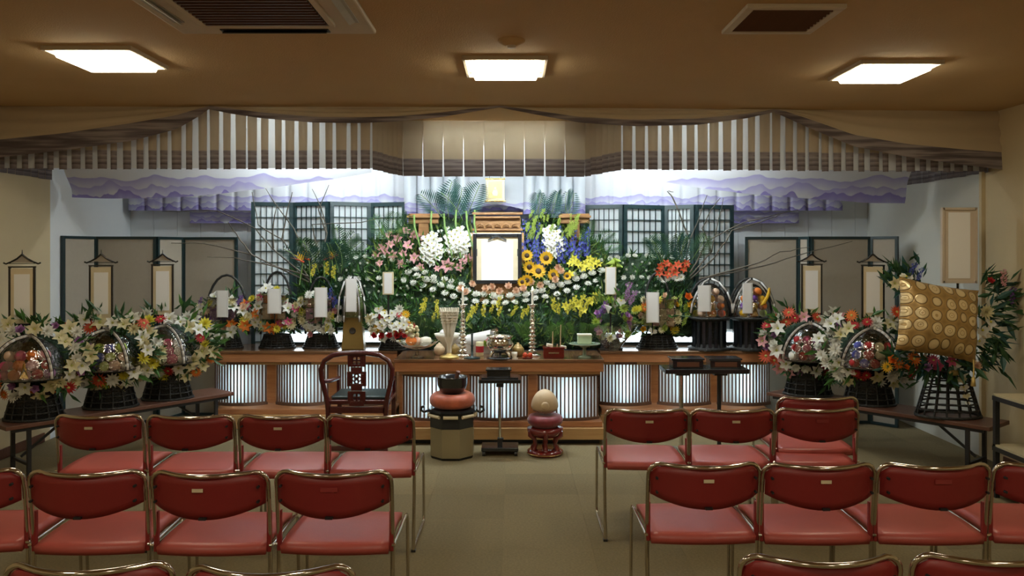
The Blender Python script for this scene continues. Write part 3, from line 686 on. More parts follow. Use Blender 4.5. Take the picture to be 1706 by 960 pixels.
# ------------------------------------------------------------------ wooden fish drum
d = 6.60; t = thing('drum_stand', 'red lacquer scrolled stand under the wooden fish drum', 'stand', (X(908, d), d-.02, 0))
MB().lathe([(.001, 0), (.135, 0), (.148, .015), (.145, .035), (.13, .045), (.001, .045)], 28).build('base', M['red_lacquer'], t)
MB().lathe([(.132, .041), (.137, .03), (.15, .018)], 28).build('gold_rim', M['brass'], t)
for k in range(6):
    a = PI/6+k*PI/3
    MB().tube([(.115*math.cos(a), .115*math.sin(a), .04), (.09*math.cos(a), .09*math.sin(a), .09), (.105*math.cos(a), .105*math.sin(a), .14), (.145*math.cos(a), .145*math.sin(a), .175), (.15*math.cos(a), .15*math.sin(a), .205)], .02, 8, rs=[.022, .016, .018, .02, .012]).build('leg', M['red_lacquer'], t)
MB().lathe([(.001, .15), (.10, .15), (.14, .175), (.15, .20), (.145, .222), (.10, .23), (.001, .23)], 28).build('top', M['red_lacquer'], t)
t2 = thing('drum_cushion', 'maroon brocade cushion between drum and red stand', 'cushion', (X(908, d), d-.02, .23))
MB().lathe([(.001, .0), (.10, .0), (.14, .03), (.147, .06), (.13, .09), (.09, .10), (.001, .085)], 24).build('pad', M['brocade_maroon'], t2)
t2 = thing('fish_drum', 'pale wooden fish drum on its maroon cushion', 'drum', (X(908, d)-.003, d-.02, .315))
MB().ball((0, 0, .10), .105, 24, 14, sz=1.12, sy=.9).build('body', M['pale_wood'], t2)
for v in t2.children[0].data.vertices:
    k = (v.co.z-.0)/.2
    if k < .35: v.co.z = v.co.z*.6+.028 if v.co.z < .05 else v.co.z
    v.co.x *= 1.10-.25*max(0, k-.3)
mb = MB(); mb.lathe([(.045, -.012), (.04, .002), (.036, -.002), (.034, .004), (.02, .010), (.001, .012)], 18)
mb.build('carved_boss', M['pale_wood'], t2, (0, -.088, .095), (PI/2, 0, 0))
MB().tube([(-.095, -.045, .055), (-.05, -.078, .045), (0, -.088, .04), (.05, -.078, .045), (.095, -.045, .055)], .004, 6).build('mouth_slit', M['slat_brown'], t2)

# ------------------------------------------------------------------ table with incense trays (two poles)
d = 6.25; t = thing('incense_table', 'narrow black two-legged table with incense trays in front of the side altar', 'table', (X(1172, d), d, 0))
hwid = (X(1240, d)-X(1103, d))/2
MB().box((0, 0, .745), (2*hwid, .26, .035)).build('tabletop', M['black_lacquer'], t, bevel=.004)
for k, px in enumerate((1135, 1198)):
    xx = X(px, d)-X(1172, d)
    MB().cyl((xx, 0, .04), (xx, 0, .73), .016, n=10).build('leg', M['silver' if k == 0 else 'black_plastic'], t)
    MB().box((xx, 0, .715), (.10, .12, .022)).build('bracket', M['black_plastic'], t); MB().box((xx, 0, .02), (.05, .36, .04)).build('foot', M['black_plastic'], t)
for px, lab in ((1143, 'black incense tray with metal insert at the pole-silver end of the narrow table'), (1205, 'black incense tray with metal insert at the dark-legged end of the narrow table')):
    b = thing('incense_tray', lab, 'tray', (X(px, d), d, .7625), 0, 'incense trays')
    MB().box((0, 0, .03), (.235, .15, .06)).build('body', M['black_lacquer'], b, bevel=.004)
    MB().box((0, -.076, .03), (.17, .006, .036)).build('metal_plate', M['bench_brown'], b)
    MB().box((0, .01, .068), (.255, .17, .014)).build('lid', M['black_lacquer'], b, bevel=.004)

# ------------------------------------------------------------------ benches, shelf rack
def bench(cx, cy, an, lab):
    t = thing('folding_bench', lab, 'bench', (cx, cy, 0), an)
    MB().box((0, 0, .405), (1.80, .36, .03)).build('top', M['bench_brown'], t, bevel=.004)
    MB().box((0, -.16, .38), (1.7, .015, .025)).build('apron', M['black_plastic'], t); MB().box((0, .16, .38), (1.7, .015, .025)).build('apron', M['black_plastic'], t)
    for sx in (-1, 1):
        for sy in (-1, 1): MB().bar((sx*.74, sy*.15, 0), (sx*.74, sy*.15, .39), .026, .026).build('leg', M['black_plastic'], t)
        MB().bar((sx*.74, -.15, .12), (sx*.74, .15, .12), .02, .02).build('crossbar', M['black_plastic'], t)
        MB().bar((sx*.74, 0, .15), (sx*.42, 0, .385), .016, .016).build('brace', M['black_plastic'], t)
    return t
bR = [(2.40, 7.17), (3.50, 5.81)]; bL = [(-2.60, 7.17), (-3.70, 5.81)]
bench(2.95, 6.49, math.atan2(-1.36, 1.10), 'long low brown folding bench under the gold cushion arrangement')
bench(-3.15, 6.49, math.atan2(1.36, 1.10), 'long low brown folding bench under the three roofed flower stands, armchair side')
t = thing('shelf_rack', 'beige metal shelf rack against the cream wall', 'shelf', (3.51, 4.7, 0))
for z in (.69, .35, .06): MB().box((0, 0, z), (.50, 1.50, .022)).build('shelf_board', M['shelf_beige'], t); 
for z in (.672, .332): MB().box((-.245, 0, z), (.02, 1.50, .03)).build('shelf_edge', M['black_plastic'], t)
for sx in (-1, 1):
    for sy in (-1, 1): MB().bar((sx*.235, sy*.735, 0), (sx*.235, sy*.735, .69), .03, .03).build('post', M['black_plastic'], t)
MB().box((.235, 0, .37), (.01, 1.44, .60)).build('back_panel', M['shelf_beige'], t)
for k in range(3): MB().bar((.225, -.4+.4*k, .06), (.225, -.4+.4*k, .68), .012, .012).build('upright', M['grille_dark'], t)
MB().bar((.222, .1, .08), (.222, .68, .33), .012, .012).build('brace', M['grille_dark'], t)
t = thing('storage_box', 'pale grey box on top of the shelf rack', 'box', (3.56, 4.98, .701))
MB().box((0, 0, .05), (.40, .34, .10)).build('body', M['box_grey'], t, bevel=.006); MB().box((0, 0, .106), (.41, .35, .014)).build('lid', M['box_grey'], t, bevel=.004)

# ------------------------------------------------------------------ dark stepped tier that carries the flower banks
t = thing('flower_tier', 'dark stepped platform hidden under the altar flowers', 'platform', (-.12, 7.56, 0))
MB().box((0, .13, .36), (1.86, .24, .72)).build('lower_step', M['black_plastic'], t)
MB().box((0, .32, .46), (1.86, .14, .92)).build('upper_step', M['black_plastic'], t)
# ------------------------------------------------------------------ flower heads (shared meshes, unit radius)
def petals(mb, n, L_, wd, el, curl, a0=0.0, mi=0, seg=3, r0=0.0, zb=0.0, pw=.8):
    """ring of n petals: el = rise angle, curl = change of angle towards the tip"""
    for k in range(n):
        a = a0+2*PI*k/n; ca, sa = math.cos(a), math.sin(a); vs = []; r, z, e = r0, zb, el
        for i in range(seg+1):
            t_ = i/seg; ww = wd*max(.06, math.sin(PI*min(1, .12+.88*t_)**pw)) if i < seg else wd*.08
            for s_ in ((-1, 0), (0, -.18*wd), (1, 0)):
                x, y = r, s_[0]*ww
                vs.append((x*ca-y*sa, x*sa+y*ca, z+s_[1]))
            r += L_/seg*math.cos(e); z += L_/seg*math.sin(e); e += curl/seg
        fs = []
        for i in range(seg):
            b = i*3; fs += [(b, b+1, b+4, b+3), (b+1, b+2, b+5, b+4)]
        mb.add(vs, fs, mi, True)
HEADS = {}
def head(kind, c):
    key = kind+'_'+c
    if key in HEADS: return HEADS[key]
    m = MB(); P = M['petal_'+c]; mats = [P]
    if kind == 'lily':
        petals(m, 3, 1.05, .27, .75, -1.5); petals(m, 3, 1.05, .34, .85, -1.6, PI/3)
        mats = [P, M['petal_lilyc'], M['petal_gold']]
        petals(m, 5, .5, .03, 1.15, -.3, .3, 1, 2); m.ball((0, 0, .08), .14, 6, 4, 1)
    elif kind == 'mum':
        petals(m, 11, 1.0, .20, .12, .25, 0, 0, 2); petals(m, 9, .85, .19, .55, .3, .2, 0, 2); petals(m, 7, .62, .17, .95, .3, .5, 0, 2); petals(m, 4, .42, .15, 1.3, .1, .1, 0, 2)
    elif kind == 'pom':
        petals(m, 7, .9, .36, .05, 1.1, 0, 0, 3); petals(m, 6, .85, .34, .5, 1.1, .4, 0, 3); petals(m, 5, .7, .3, 1.0, .8, .2, 0, 2)
    elif kind == 'gerbera':
        petals(m, 14, 1.0, .15, .1, -.15, 0, 0, 2, .15); petals(m, 10, .7, .12, .35, -.1, .2, 0, 2, .12); mats = [P, M['petal_lilyc']]; m.ball((0, 0, .06), .22, 8, 4, 1, .5)
    elif kind == 'sunflower':
        petals(m, 13, .72, .17, .15, -.1, 0, 0, 2, .35); petals(m, 13, .62, .15, .35, -.2, .24, 0, 2, .33); mats = [P, M['petal_centre']]; m.ball((0, 0, .05), .40, 12, 6, 1, .35)
    elif kind == 'orchid':
        petals(m, 2, 1.0, .52, .1, .1, 0, 0, 3, 0, .03); petals(m, 3, .95, .30, .05, .1, PI/2, 0, 3); mats = [P, M['petal_yellow' if c == 'white' else 'petal_white']]; m.ball((0, -.12, .12), .16, 6, 4, 1)
    elif kind == 'rose':
        for q in range(4): petals(m, 5-q//2, .95-.17*q, .46-.06*q, .25+.33*q, .9, q*.5, 0, 2)
    elif kind == 'bud':
        petals(m, 6, .9, .30, .9, .8, 0, 0, 3); petals(m, 5, .6, .24, 1.2, .5, .4, 0, 2)
    elif kind == 'calla':
        def fn(u, v):
            a = -PI+2*PI*u; r = .12+.62*v**1.6; z = 1.5*v+.5*v*v*math.cos(a)*.8
            return (r*math.cos(a), r*math.sin(a), z)
        m.grid(fn, 10, 5); mats = [P, M['petal_yellow']]; m.cyl((0, 0, .2), (0, 0, 1.3), .09, .05, 6, 1)
    elif kind == 'spray':      # short stalk of small blooms
        mats = [P, M['stem_green']]; m.tube([(0, 0, -1), (.05, 0, 0), (.2, 0, 1), (.5, .05, 1.7)], .035, 5, mi=1)
        rr = random.Random(5)
        for k in range(26):
            t_ = k/25; c_ = Vector((.03+.47*t_**2+rr.uniform(-.32, .32), rr.uniform(-.3, .3), -.6+2.3*t_))
            for j in range(4):
                a = j*PI/2+rr.random(); e = .17
                m.add([c_, c_+Vector((e*math.cos(a-.5), rr.uniform(-.1, .1), e*math.sin(a-.5))), c_+Vector((1.3*e*math.cos(a), -.12, 1.3*e*math.sin(a))), c_+Vector((e*math.cos(a+.5), rr.uniform(-.1, .1), e*math.sin(a+.5)))], [(0, 1, 2, 3)], 0)
    elif kind == 'spike':      # delphinium / snapdragon
        mats = [P, M['stem_green']]; m.tube([(0, 0, -1.2), (0, 0, 2.1)], .04, 5, mi=1)
        rr = random.Random(8)
        for k in range(26):
            t_ = k/25; a = k*2.4; r = .34*(1-.65*t_); c_ = Vector((r*math.cos(a), r*math.sin(a), -.5+2.6*t_)); e = .30*(1-.6*t_)
            for j in range(5):
                b = j*2*PI/5; u = Vector((-math.sin(a), math.cos(a), 0)); vv = Vector((0, 0, 1)); o_ = Vector((math.cos(a), math.sin(a), 0))*.08
                m.add([c_, c_+o_+(u*math.cos(b-.5)+vv*math.sin(b-.5))*e*.8, c_+o_*1.2+(u*math.cos(b)+vv*math.sin(b))*e, c_+o_+(u*math.cos(b+.5)+vv*math.sin(b+.5))*e*.8], [(0, 1, 2, 3)], 0)
    elif kind == 'bird':       # bird of paradise
        mats = [M['petal_gold'], M['stem_green'], M['petal_purple'], M['petal_scarlet']]
        m.tube([(0, 0, -2.4), (0, 0, -.3), (.12, 0, 0)], .06, 6, mi=1); m.tube([(-.1, 0, -.05), (.5, 0, .12), (1.3, 0, .18)], .1, 6, mi=3, rs=[.12, .10, .01])
        for k, (a, l) in enumerate(((.5, 1.0), (.95, 1.1), (1.35, .95), (1.8, .7))):
            x, z = math.cos(a), math.sin(a); w_ = .13
            m.add([(0.1, 0, .1), (.1+x*l*.5-z*w_, -.04, .1+z*l*.5+x*w_), (.1+x*l, 0, .1+z*l), (.1+x*l*.5+z*w_, .04, .1+z*l*.5-x*w_)], [(0, 1, 2, 3)], 0)
        m.add([(.1, -.03, .1), (.6, -.05, .38), (.95, -.03, .4), (.6, 0, .28)], [(0, 1, 2, 3)], 2)
    HEADS[key] = m.mesh(key, mats); return HEADS[key]
def frond_mesh(name, m1, n=15, L_=1.0, drop=.5, wid=.34, lift=.0):
    m = MB(); pts = []
    for i in range(n+1):
        t_ = i/n; pts.append(Vector((0, -drop*t_*t_*.0+0, L_*t_*(1-.18*t_*drop)))+Vector((L_*drop*t_*t_*.7, 0, 0)))
    m.tube(pts[::3]+[pts[-1]], .008, 5, mi=1)
    for i in range(2, n+1):
        t_ = i/n; p = pts[i]; tg = (pts[i]-pts[i-1]).normalized(); sd = Vector((0, 1, 0)); ll = wid*math.sin(PI*(.15+.8*t_))**.7+.06
        nr = tg.cross(sd)
        for s_ in (-1, 1):
            dv = (sd*s_*.82+tg*.62).normalized(); q = p+dv*ll-nr*(-.10)*ll; wv = tg*.02+nr*.004
            mid = p+dv*ll*.5+nr*.05*ll
            m.add([p, mid-wv, q, mid+wv], [(0, 1, 2, 3)], 0)
    return m.mesh(name, [M[m1], M['stem_green']])
FR_D = frond_mesh('palm_frond', 'leaf_dark'); FR_M = frond_mesh('palm_frond_mid', 'leaf_mid'); FR_B = frond_mesh('palm_frond_blue', 'leaf_blue', drop=.8)
def frond(par, me, loc, d, size, spin=0):
    z = Vector(d).normalized(); y = Vector((0, 1, 0)).cross(z).normalized(); x = y.cross(z)
    if x.y > 0: x, y = -x, -y
    R = Matrix((x, y, z)).transposed() @ Matrix.Rotation(random.uniform(-.5, .5), 3, 'Z')
    return link('palm_frond', me, par, loc, R.to_euler(), scale=size)
NAMES = dict(lily='lily', mum='chrysanthemum', pom='pompon_chrysanthemum', gerbera='gerbera', sunflower='sunflower', orchid='orchid', rose='carnation', bud='chrysanthemum_bud', calla='calla_lily', spray='flower_spray', spike='delphinium', bird='bird_of_paradise')
def bloom(par, kind, c, loc, size, d=(0, -1, .3), jit=.35):
    dv = Vector(d).normalized()+Vector((random.uniform(-jit, jit), random.uniform(-jit, jit)*.5, random.uniform(-jit, jit)))
    if kind in ('spray', 'spike', 'bird'):
        rot = (random.uniform(-.1, .2), random.uniform(-.3, .3), random.uniform(-.6, .6)) if kind != 'bird' else (0, random.uniform(-.3, .3), d[0])
    else: rot = aim(dv, random.uniform(0, 6.28) if kind != 'orchid' else random.uniform(-.4, .4)+PI)
    return link(NAMES[kind], head(kind, c), par, loc, rot, scale=size)
def leaves(par, pts, n, mats, size=(.05, .11), narrow=.28, name='foliage', up=.2, spread=.03):
    """leaf mass: pts = list of (centre, direction)"""
    m = MB()
    for _ in range(n):
        c, dv = random.choice(pts); c = Vector(c)+Vector([random.gauss(0, spread) for _ in range(3)]); dv = Vector(dv).normalized()
        dv = (dv+Vector((random.gauss(0, .6), random.gauss(0, .4), random.gauss(0, .6)+up))).normalized()
        sd = dv.cross(Vector((random.gauss(0, 1), random.gauss(0, 1), random.gauss(0, 1)))).normalized(); l = random.uniform(*size); nn = dv.cross(sd)
        w_ = l*narrow
        m.add([c, c+dv*l*.45+sd*w_*.5+nn*w_*.15, c+dv*l, c+dv*l*.45-sd*w_*.5+nn*w_*.15, c+dv*l*.5-nn*w_*.1], [(0, 1, 4), (1, 2, 4), (2, 3, 4), (3, 0, 4)], random.randrange(len(mats)), False)
    return stuff(m.build(name, [M[x] for x in mats], par))
def weave_basket(par, r0, r1, h, loc, name='wicker_basket', m='black_wicker', n=16, rings=6, sy=.7, solid=True):
    """tapered basket: uprights and woven rings around a dark liner"""
    b = MB()
    if solid: b.lathe([(.001, .004), (r0*.95, .004), (r1*.95, h), (.001, h)], n, sy=sy)
    for k in range(n):
        a = 2*PI*k/n; b.cyl((r0*math.cos(a), r0*sy*math.sin(a), 0), (r1*math.cos(a), r1*sy*math.sin(a), h), .007, n=5, caps=False)
    for k in range(rings+1):
        t_ = k/rings; r = r0+(r1-r0)*t_; z = .008+(h-.016)*t_
        b.tube([(r*math.cos(2*PI*i/24)*(1+.012*(-1)**i), r*sy*math.sin(2*PI*i/24)*(1+.012*(-1)**i), z) for i in range(24)], .007 if 0 < k < rings else .012, 5, closed=True)
    return b.build(name, M[m], par, loc)
def ribbon(par, pts, wd=.03, name='ribbon'):
    """band with dark edges along pts (front facing)"""
    P = [Vector(p) for p in pts]; m = MB()
    for i in range(len(P)-1):
        a, b = P[i], P[i+1]
        def off(k):
            q = (P[min(k+1, len(P)-1)]-P[max(k-1, 0)]).normalized(); s_ = q.cross(Vector((0, -1, 0)))
            return s_.normalized() if s_.length > .01 else Vector((1, 0, 0))
        oa, ob = off(i), off(i+1)
        for lo, hi, mi in ((-.5, -.3, 1), (-.3, .3, 0), (.3, .5, 1)):
            m.add([a+oa*wd*lo, a+oa*wd*hi, b+ob*wd*hi, b+ob*wd*lo], [(0, 1, 2, 3)], mi, True)
    return m.build(name, [M['ribbon_white'], M['ribbon_black']], par, solid=.0015)
def plaque(par, loc, wd, hh, roof=True, post=.0, board='cream_board', cw=.62, ch=.86, coff=0, frame=True):
    """name board: dark frame, cream board, white card, pagoda roof"""
    p = bpy.data.objects.new('name_plaque', None); COL.objects.link(p); p.parent = par; p.location = loc
    MB().box((0, 0, hh/2), (wd, .016, hh)).build('board', M[board], p)
    MB().box((coff, -.010, hh*.5-.0), (wd*cw, .004, hh*ch)).build('card', M['paper_white'], p)
    if frame:
        f = MB()
        for sx in (-1, 1): f.box((sx*wd/2, 0, hh/2-.01), (.014, .026, hh+.04))
        f.box((0, 0, 0), (wd, .022, .014))
        f.build('frame', M['black_lacquer'], p)
    if roof:
        r = MB(); e = wd/2+.036
        for sx in (-1, 1):
            r.tube([(0, 0, hh+.105), (sx*e*.3, 0, hh+.072), (sx*e*.65, 0, hh+.048), (sx*e*.9, 0, hh+.035), (sx*e*1.05, 0, hh+.043)], .007, 6)
        r.box((0, 0, hh+.012), (wd+.02, .02, .01)); r.box((0, 0, hh+.038), (wd+.012, .012, .005))
        r.cyl((0, 0, hh+.095), (0, 0, hh+.14), .006, .002, 6)
        r.build('roof_frame', M['black_lacquer'], p)
        MB().add([(-e*.75, .004, hh+.045), (e*.75, .004, hh+.045), (0, .004, hh+.10)], [(0, 1, 2)]).build('gable_mesh', M['screen_beige'], p, solid=.002)
    if post: MB().cyl((0, .012, -post), (0, .012, hh*.6), .009, n=8).build('post', M['black_lacquer'], p)
    return p
def dome(par, loc, rx, rz, contents, ry=None, gold=False, seed=1, rib=True):
    """cellophane-wrapped gift: tray, packages, clear dome, two-tone ribbons"""
    rr = random.Random(seed); ry = ry or rx*.8
    D = bpy.data.objects.new('gift_dome', None); COL.objects.link(D); D.parent = par; D.location = loc
    MB().lathe([(.001, 0), (rx*.95, 0), (rx, .015), (.001, .02)], 20, sy=ry/rx).build('tray', M['black_lacquer'], D)
    ball = {}
    lay = 0; k = 0; z = .05; n0 = len(contents)
    while z < rz*.78:
        R = (rx-.05)*math.sqrt(max(.02, 1-(z/rz)**2)); n = max(1, int(2*R/.072))
        for i in range(n):
            x = -R+2*R*(i+.5)/n; yy = -ry*.72*math.sqrt(max(0, 1-(x/rx)**2-(z/rz)**2*.9)); c = contents[(k+lay) % n0]; k += 1
            s = .041*rr.uniform(.9, 1.15)
            if k % 3 or c in ('orange', 'gold'):
                if c not in ball:
                    b = MB(); b.ball((0, 0, 0), 1.0, 10, 7, sz=.92); b.cyl((0, 0, .85), (0, 0, 1.1), .08, .06, 5); ball[c] = b.mesh('fruit_'+c, [M['petal_'+c]])
                link('fruit', ball[c], D, (x, yy, z), (rr.random(), rr.random(), 0), scale=s)
            else:
                b = MB(); b.cyl((0, -.03, 0), (0, .03, 0), .034, n=12); b.build('can', M['petal_'+c], D, (x, yy, z), (0, 0, rr.uniform(-.4, .4)), bevel=.003)
        z += .066; lay += 1
    if gold: MB().add([(-.03, 0, 0), (.03, 0, 0), (0, 0, .12), (0, .01, .05)], [(0, 1, 3), (1, 2, 3), (2, 0, 3)]).build('foil_fold', M['brass'], D, (0, -ry*.98, .03))
    MB().grid(lambda u, v: (rx*math.cos(PI*2*u)*math.cos(v*PI/2)*(1+.02*math.sin(u*60)), ry*math.sin(PI*2*u)*math.cos(v*PI/2), .01+rz*math.sin(v*PI/2)), 28, 9).build('cellophane', M['cellophane'], D)
    if rib:
        for sx in (-.95, .7):
            ribbon(D, [(sx*rx*math.sin(a*PI/2)*1.02, -ry*1.03*math.sqrt(max(0, 1-(sx*math.sin(a*PI/2))**2))*math.sin(a*PI/2)**.7, .012+rz*1.02*math.cos(a*PI/2)) for a in [i/9 for i in range(10)]], .03)
        bw = MB()
        for a in (.5, 1.3, 1.9, 2.7): bw.tube([(0, 0, 0), (.035*math.cos(a), -.01, .03*math.sin(a)), (.05*math.cos(a), 0, .022*math.sin(a)-.01)], .006, 5)
        bw.build('bow', M['ribbon_white'], D, (0, -.01, rz+.01))
    return D

# ------------------------------------------------------------------ roofed flower stands on the benches
ZB = .42
def flower_stand(px, bench_, t_, lab, seed, pal, cont, stand_r=.19, gold=False, poff=0.0):
    random.seed(seed)
    p = Vector(bench_[0])+(Vector(bench_[1])-Vector(bench_[0]))*t_; sc = 1.0
    t = thing('flower_stand', lab, 'flower stand', (p.x, p.y, ZB), math.atan2(-p.x, p.y)*.6, 'roofed funeral flower stands')
    weave_basket(t, stand_r+.01, .11, .34, (0, 0, 0), 'wicker_pedestal', n=14, rings=7, sy=.8)
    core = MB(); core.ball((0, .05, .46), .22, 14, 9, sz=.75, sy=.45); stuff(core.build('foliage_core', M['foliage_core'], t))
    pts = []
    for k in range(40):
        a = random.uniform(0, 2*PI); r = random.uniform(.2, .36); pts.append(((r*1.05*math.cos(a), random.uniform(-.13, .05), .46+r*.78*math.sin(a)), (math.cos(a), -.5, math.sin(a)*.8)))
    leaves(t, pts, 260, ('leaf_dark', 'leaf_dark', 'leaf_mid'), (.07, .15))
    n = 30; i = 0
    for ring, cnt, r in ((0, 22, .27), (1, 28, .345)):
        for k in range(cnt):
            a = 2*PI*(k+random.uniform(-.2, .2))/cnt + ring*.2
            if ring == 1 and abs(math.sin(a)-1) < .06: continue
            kind, c, s = random.choice(pal); rr = r*random.uniform(.93, 1.08)
            bloom(t, kind, c, (rr*1.08*math.cos(a), -.13-random.uniform(0, .05)+.06*ring, .46+rr*.80*math.sin(a)), s*random.uniform(.85, 1.1), (math.cos(a)*.6, -1, math.sin(a)*.5+.15))
    dome(t, (.0, -.12, .31), .235, .30, cont, .19, gold, seed)
    plaque(t, (poff, .0, .70), .16, .415, post=.30, cw=.64, ch=.80)
    return t
LW, LC, LO = ('lily', 'white', .074), ('lily', 'cream', .07), ('lily', 'orange', .06)
MW, MY, MU = ('mum', 'white', .062), ('mum', 'yellow', .062), ('pom', 'white', .05)
flower_stand(60, bL, .87, 'flower stand nearest the frame edge with fruit in pink and orange, roofed plaque', 3, [LW, LC, LC, MW, MW, ('gerbera', 'red', .05), ('gerbera', 'orange', .045), ('mum', 'cream', .06), ('rose', 'violet', .04)], ['hot', 'orange', 'pink', 'red', 'violet', 'peach'], gold=True, poff=-.08)
flower_stand(183, bL, .55, 'middle flower stand of the three on the bench, green gift dome under roofed plaque', 4, [LW, LC, LW, MW, ('gerbera', 'scarlet', .055), MY, LW, ('mum', 'cream', .06)], ['lime', 'blue', 'lime', 'peach', 'white', 'violet'], poff=-.07)
flower_stand(280, bL, .28, 'flower stand next to the altar table with red gift dome and roofed plaque', 5, [LW, LW, MW, ('gerbera', 'orange', .05), ('mum', 'yellow', .06), LC, ('gerbera', 'red', .05)], ['red', 'violet', 'white', 'hot', 'white'], poff=-.04)
flower_stand(1350, bR, .15, 'flower stand next to the fruit baskets with silver gift dome and roofed plaque', 6, [LW, LW, MU, ('gerbera', 'scarlet', .055), ('lily', 'pink', .07), LC, ('rose', 'violet', .04), ('gerbera', 'red', .045)], ['white', 'red', 'hot', 'violet', 'cream'], poff=.03)
flower_stand(1448, bR, .46, 'flower stand beside the gold cushion with red cans and roofed plaque', 7, [LW, LW, MW, MU, ('gerbera', 'red', .045), LC, ('gerbera', 'orange', .05), MW], ['red', 'blue', 'red', 'cream', 'red'], poff=.03)

# ------------------------------------------------------------------ gold cushion arrangement
random.seed(21)
p = Vector(bR[0])+(Vector(bR[1])-Vector(bR[0]))*.81
t = thing('cushion_stand', 'large gold brocade cushion with flowers on a black wire pedestal', 'flower stand', (p.x, p.y, ZB), 0)
weave_basket(t, .235, .12, .40, (0, 0, 0), 'wire_pedestal', n=16, rings=8, sy=.7, solid=False)
def brocade():
    m = bpy.data.materials.new('gold_brocade'); m.use_nodes = True; nt = m.node_tree; N = nt.nodes; L = nt.links; b = N['Principled BSDF']
    tc = N.new('ShaderNodeTexCoord'); mp = N.new('ShaderNodeMapping'); mp.inputs['Scale'].default_value = (10, 0.01, 10); mp.inputs['Rotation'].default_value = (0, .0, 0)
    vo = N.new('ShaderNodeTexVoronoi'); vo.inputs['Randomness'].default_value = .25; vo.inputs['Scale'].default_value = 1.0
    L.new(tc.outputs['Object'], mp.inputs[0]); L.new(mp.outputs[0], vo.inputs['Vector'])
    cr = N.new('ShaderNodeValToRGB'); cr.color_ramp.interpolation = 'LINEAR'; e = cr.color_ramp.elements
    e[0].position = 0; e[0].color = (.30, .17, .05, 1); e[1].position = 1; e[1].color = (.22, .13, .04, 1)
    for q, c in ((.08, (.84, .68, .40)), (.14, (.86, .70, .42)), (.17, (.46, .29, .10)), (.21, (.82, .66, .38)), (.36, (.78, .62, .34)), (.42, (.12, .06, .02)), (.47, (.48, .31, .11)), (.62, (.40, .25, .09))):
        k = e.new(q); k.color = (*c, 1)
    L.new(vo.outputs['Distance'], cr.inputs[0]); L.new(cr.outputs[0], b.inputs['Base Color']); b.inputs['Roughness'].default_value = .32; b.inputs['Metallic'].default_value = .35
    bp = N.new('ShaderNodeBump'); bp.inputs['Strength'].default_value = .4; bp.inputs['Distance'].default_value = .01; L.new(cr.outputs[0], bp.inputs['Height']); L.new(bp.outputs[0], b.inputs['Normal'])
    return m
GB = brocade()
def pil(u, v):
    x, z = 2*u-1, 2*v-1; th = .135*((1-x*x)*(1-z*z))**.5*(1+.05*math.sin(9*x+3*z))
    pin = 1-.07*(1-z*z)*abs(x)**2; pin2 = 1-.06*(1-x*x)*abs(z)**2
    wr = .006*math.sin(14*x+5*z)*math.sin(11*z)
    return (.315*x*pin, th, .27*z*pin2, wr)
cu = MB(); cu.grid(lambda u, v: (pil(u, v)[0], -pil(u, v)[1]+pil(u, v)[3], pil(u, v)[2]), 28, 28); cu.grid(lambda u, v: (pil(1-u, v)[0], pil(1-u, v)[1], pil(1-u, v)[2]), 16, 16)
co = cu.build('brocade_cushion', GB, t, (X(1562, p.y-.22)-p.x, -.22, Z(533, p.y-.22)-ZB), (-.18, .17, .10))
MB().tube([(.27, -.03, -.25), (.275, -.03, -.31), (.275, -.03, -.38)], .006, 6).build('cord', M['gold_paint'], co)
MB().lathe([(.001, 0), (.012, -.01), (.018, -.07), (.001, -.075)], 10, (.275, -.03, -.37)).build('tassel', M['gold_paint'], co)
MB().lathe([(.001, 0), (.045, .0), (.042, .006), (.001, .008)], 16, sy=.5).build('paper_tag', M['gold_paint'], t, (-.02, -.13, .345), (PI/2-.2, 0, 0))
pts = [((X(px, p.y)-p.x, yy, Z(py, p.y)-ZB), (sx, -.3, sz)) for px, py, yy, sx, sz in ((1655, 475, .02, .9, .5), (1665, 500, .0, 1, .1), (1650, 530, -.02, .9, -.2), (1645, 560, -.02, .7, -.5), (1640, 590, -.03, .4, -.9), (1520, 465, .02, -.5, .8), (1500, 470, .02, -.8, .6), (1535, 600, -.05, -.3, -.5), (1570, 608, -.05, 0, -.6), (1500, 595, -.05, -.8, -.3), (1600, 600, 0, .2, -.6))]
leaves(t, pts, 460, ('leaf_dark', 'leaf_blue', 'leaf_dark'), (.08, .17), spread=.05)
for k, (px, py, kind, c, s) in enumerate(((1643, 520, 'mum', 'cream', .065), (1637, 552, 'orchid', 'white', .06), (1650, 538, 'orchid', 'white', .055), (1632, 570, 'orchid', 'white', .05), (1650, 468, 'rose', 'red', .035), (1672, 470, 'spray', 'pink', .05), (1685, 500, 'spray', 'purple', .05), (1523, 598, 'gerbera', 'orange', .05), (1497, 607, 'gerbera', 'orange', .045), (1487, 600, 'rose', 'orange', .045), (1478, 612, 'gerbera', 'gold', .04), (1510, 612, 'rose', 'orange', .03), (1562, 610, 'rose', 'hot', .05), (1585, 602, 'lily', 'hot', .05), (1545, 612, 'rose', 'violet', .04), (1597, 618, 'orchid', 'white', .042), (1602, 632, 'orchid', 'cream', .04), (1606, 646, 'orchid', 'white', .036), (1610, 660, 'orchid', 'cream', .030), (1612, 672, 'orchid', 'white', .024), (1592, 608, 'orchid', 'white', .045), (1605, 622, 'orchid', 'white', .04), (1500, 466, 'orchid', 'cream', .05), (1510, 462, 'orchid', 'white', .05), (1490, 472, 'lily', 'cream', .06), (1516, 455, 'spray', 'blue', .045), (1530, 462, 'spray', 'blue', .04), (1494, 520, 'gerbera', 'scarlet', .05), (1627, 610, 'mum', 'peach', .05), (1555, 600, 'gerbera', 'hot', .045))):
    dd = p.y-.13 if py > 585 or px < 1500 else p.y-.08
    bloom(t, kind, c, (X(px, dd)-p.x, dd-p.y, Z(py, dd)-ZB), s)
dd = p.y+.05
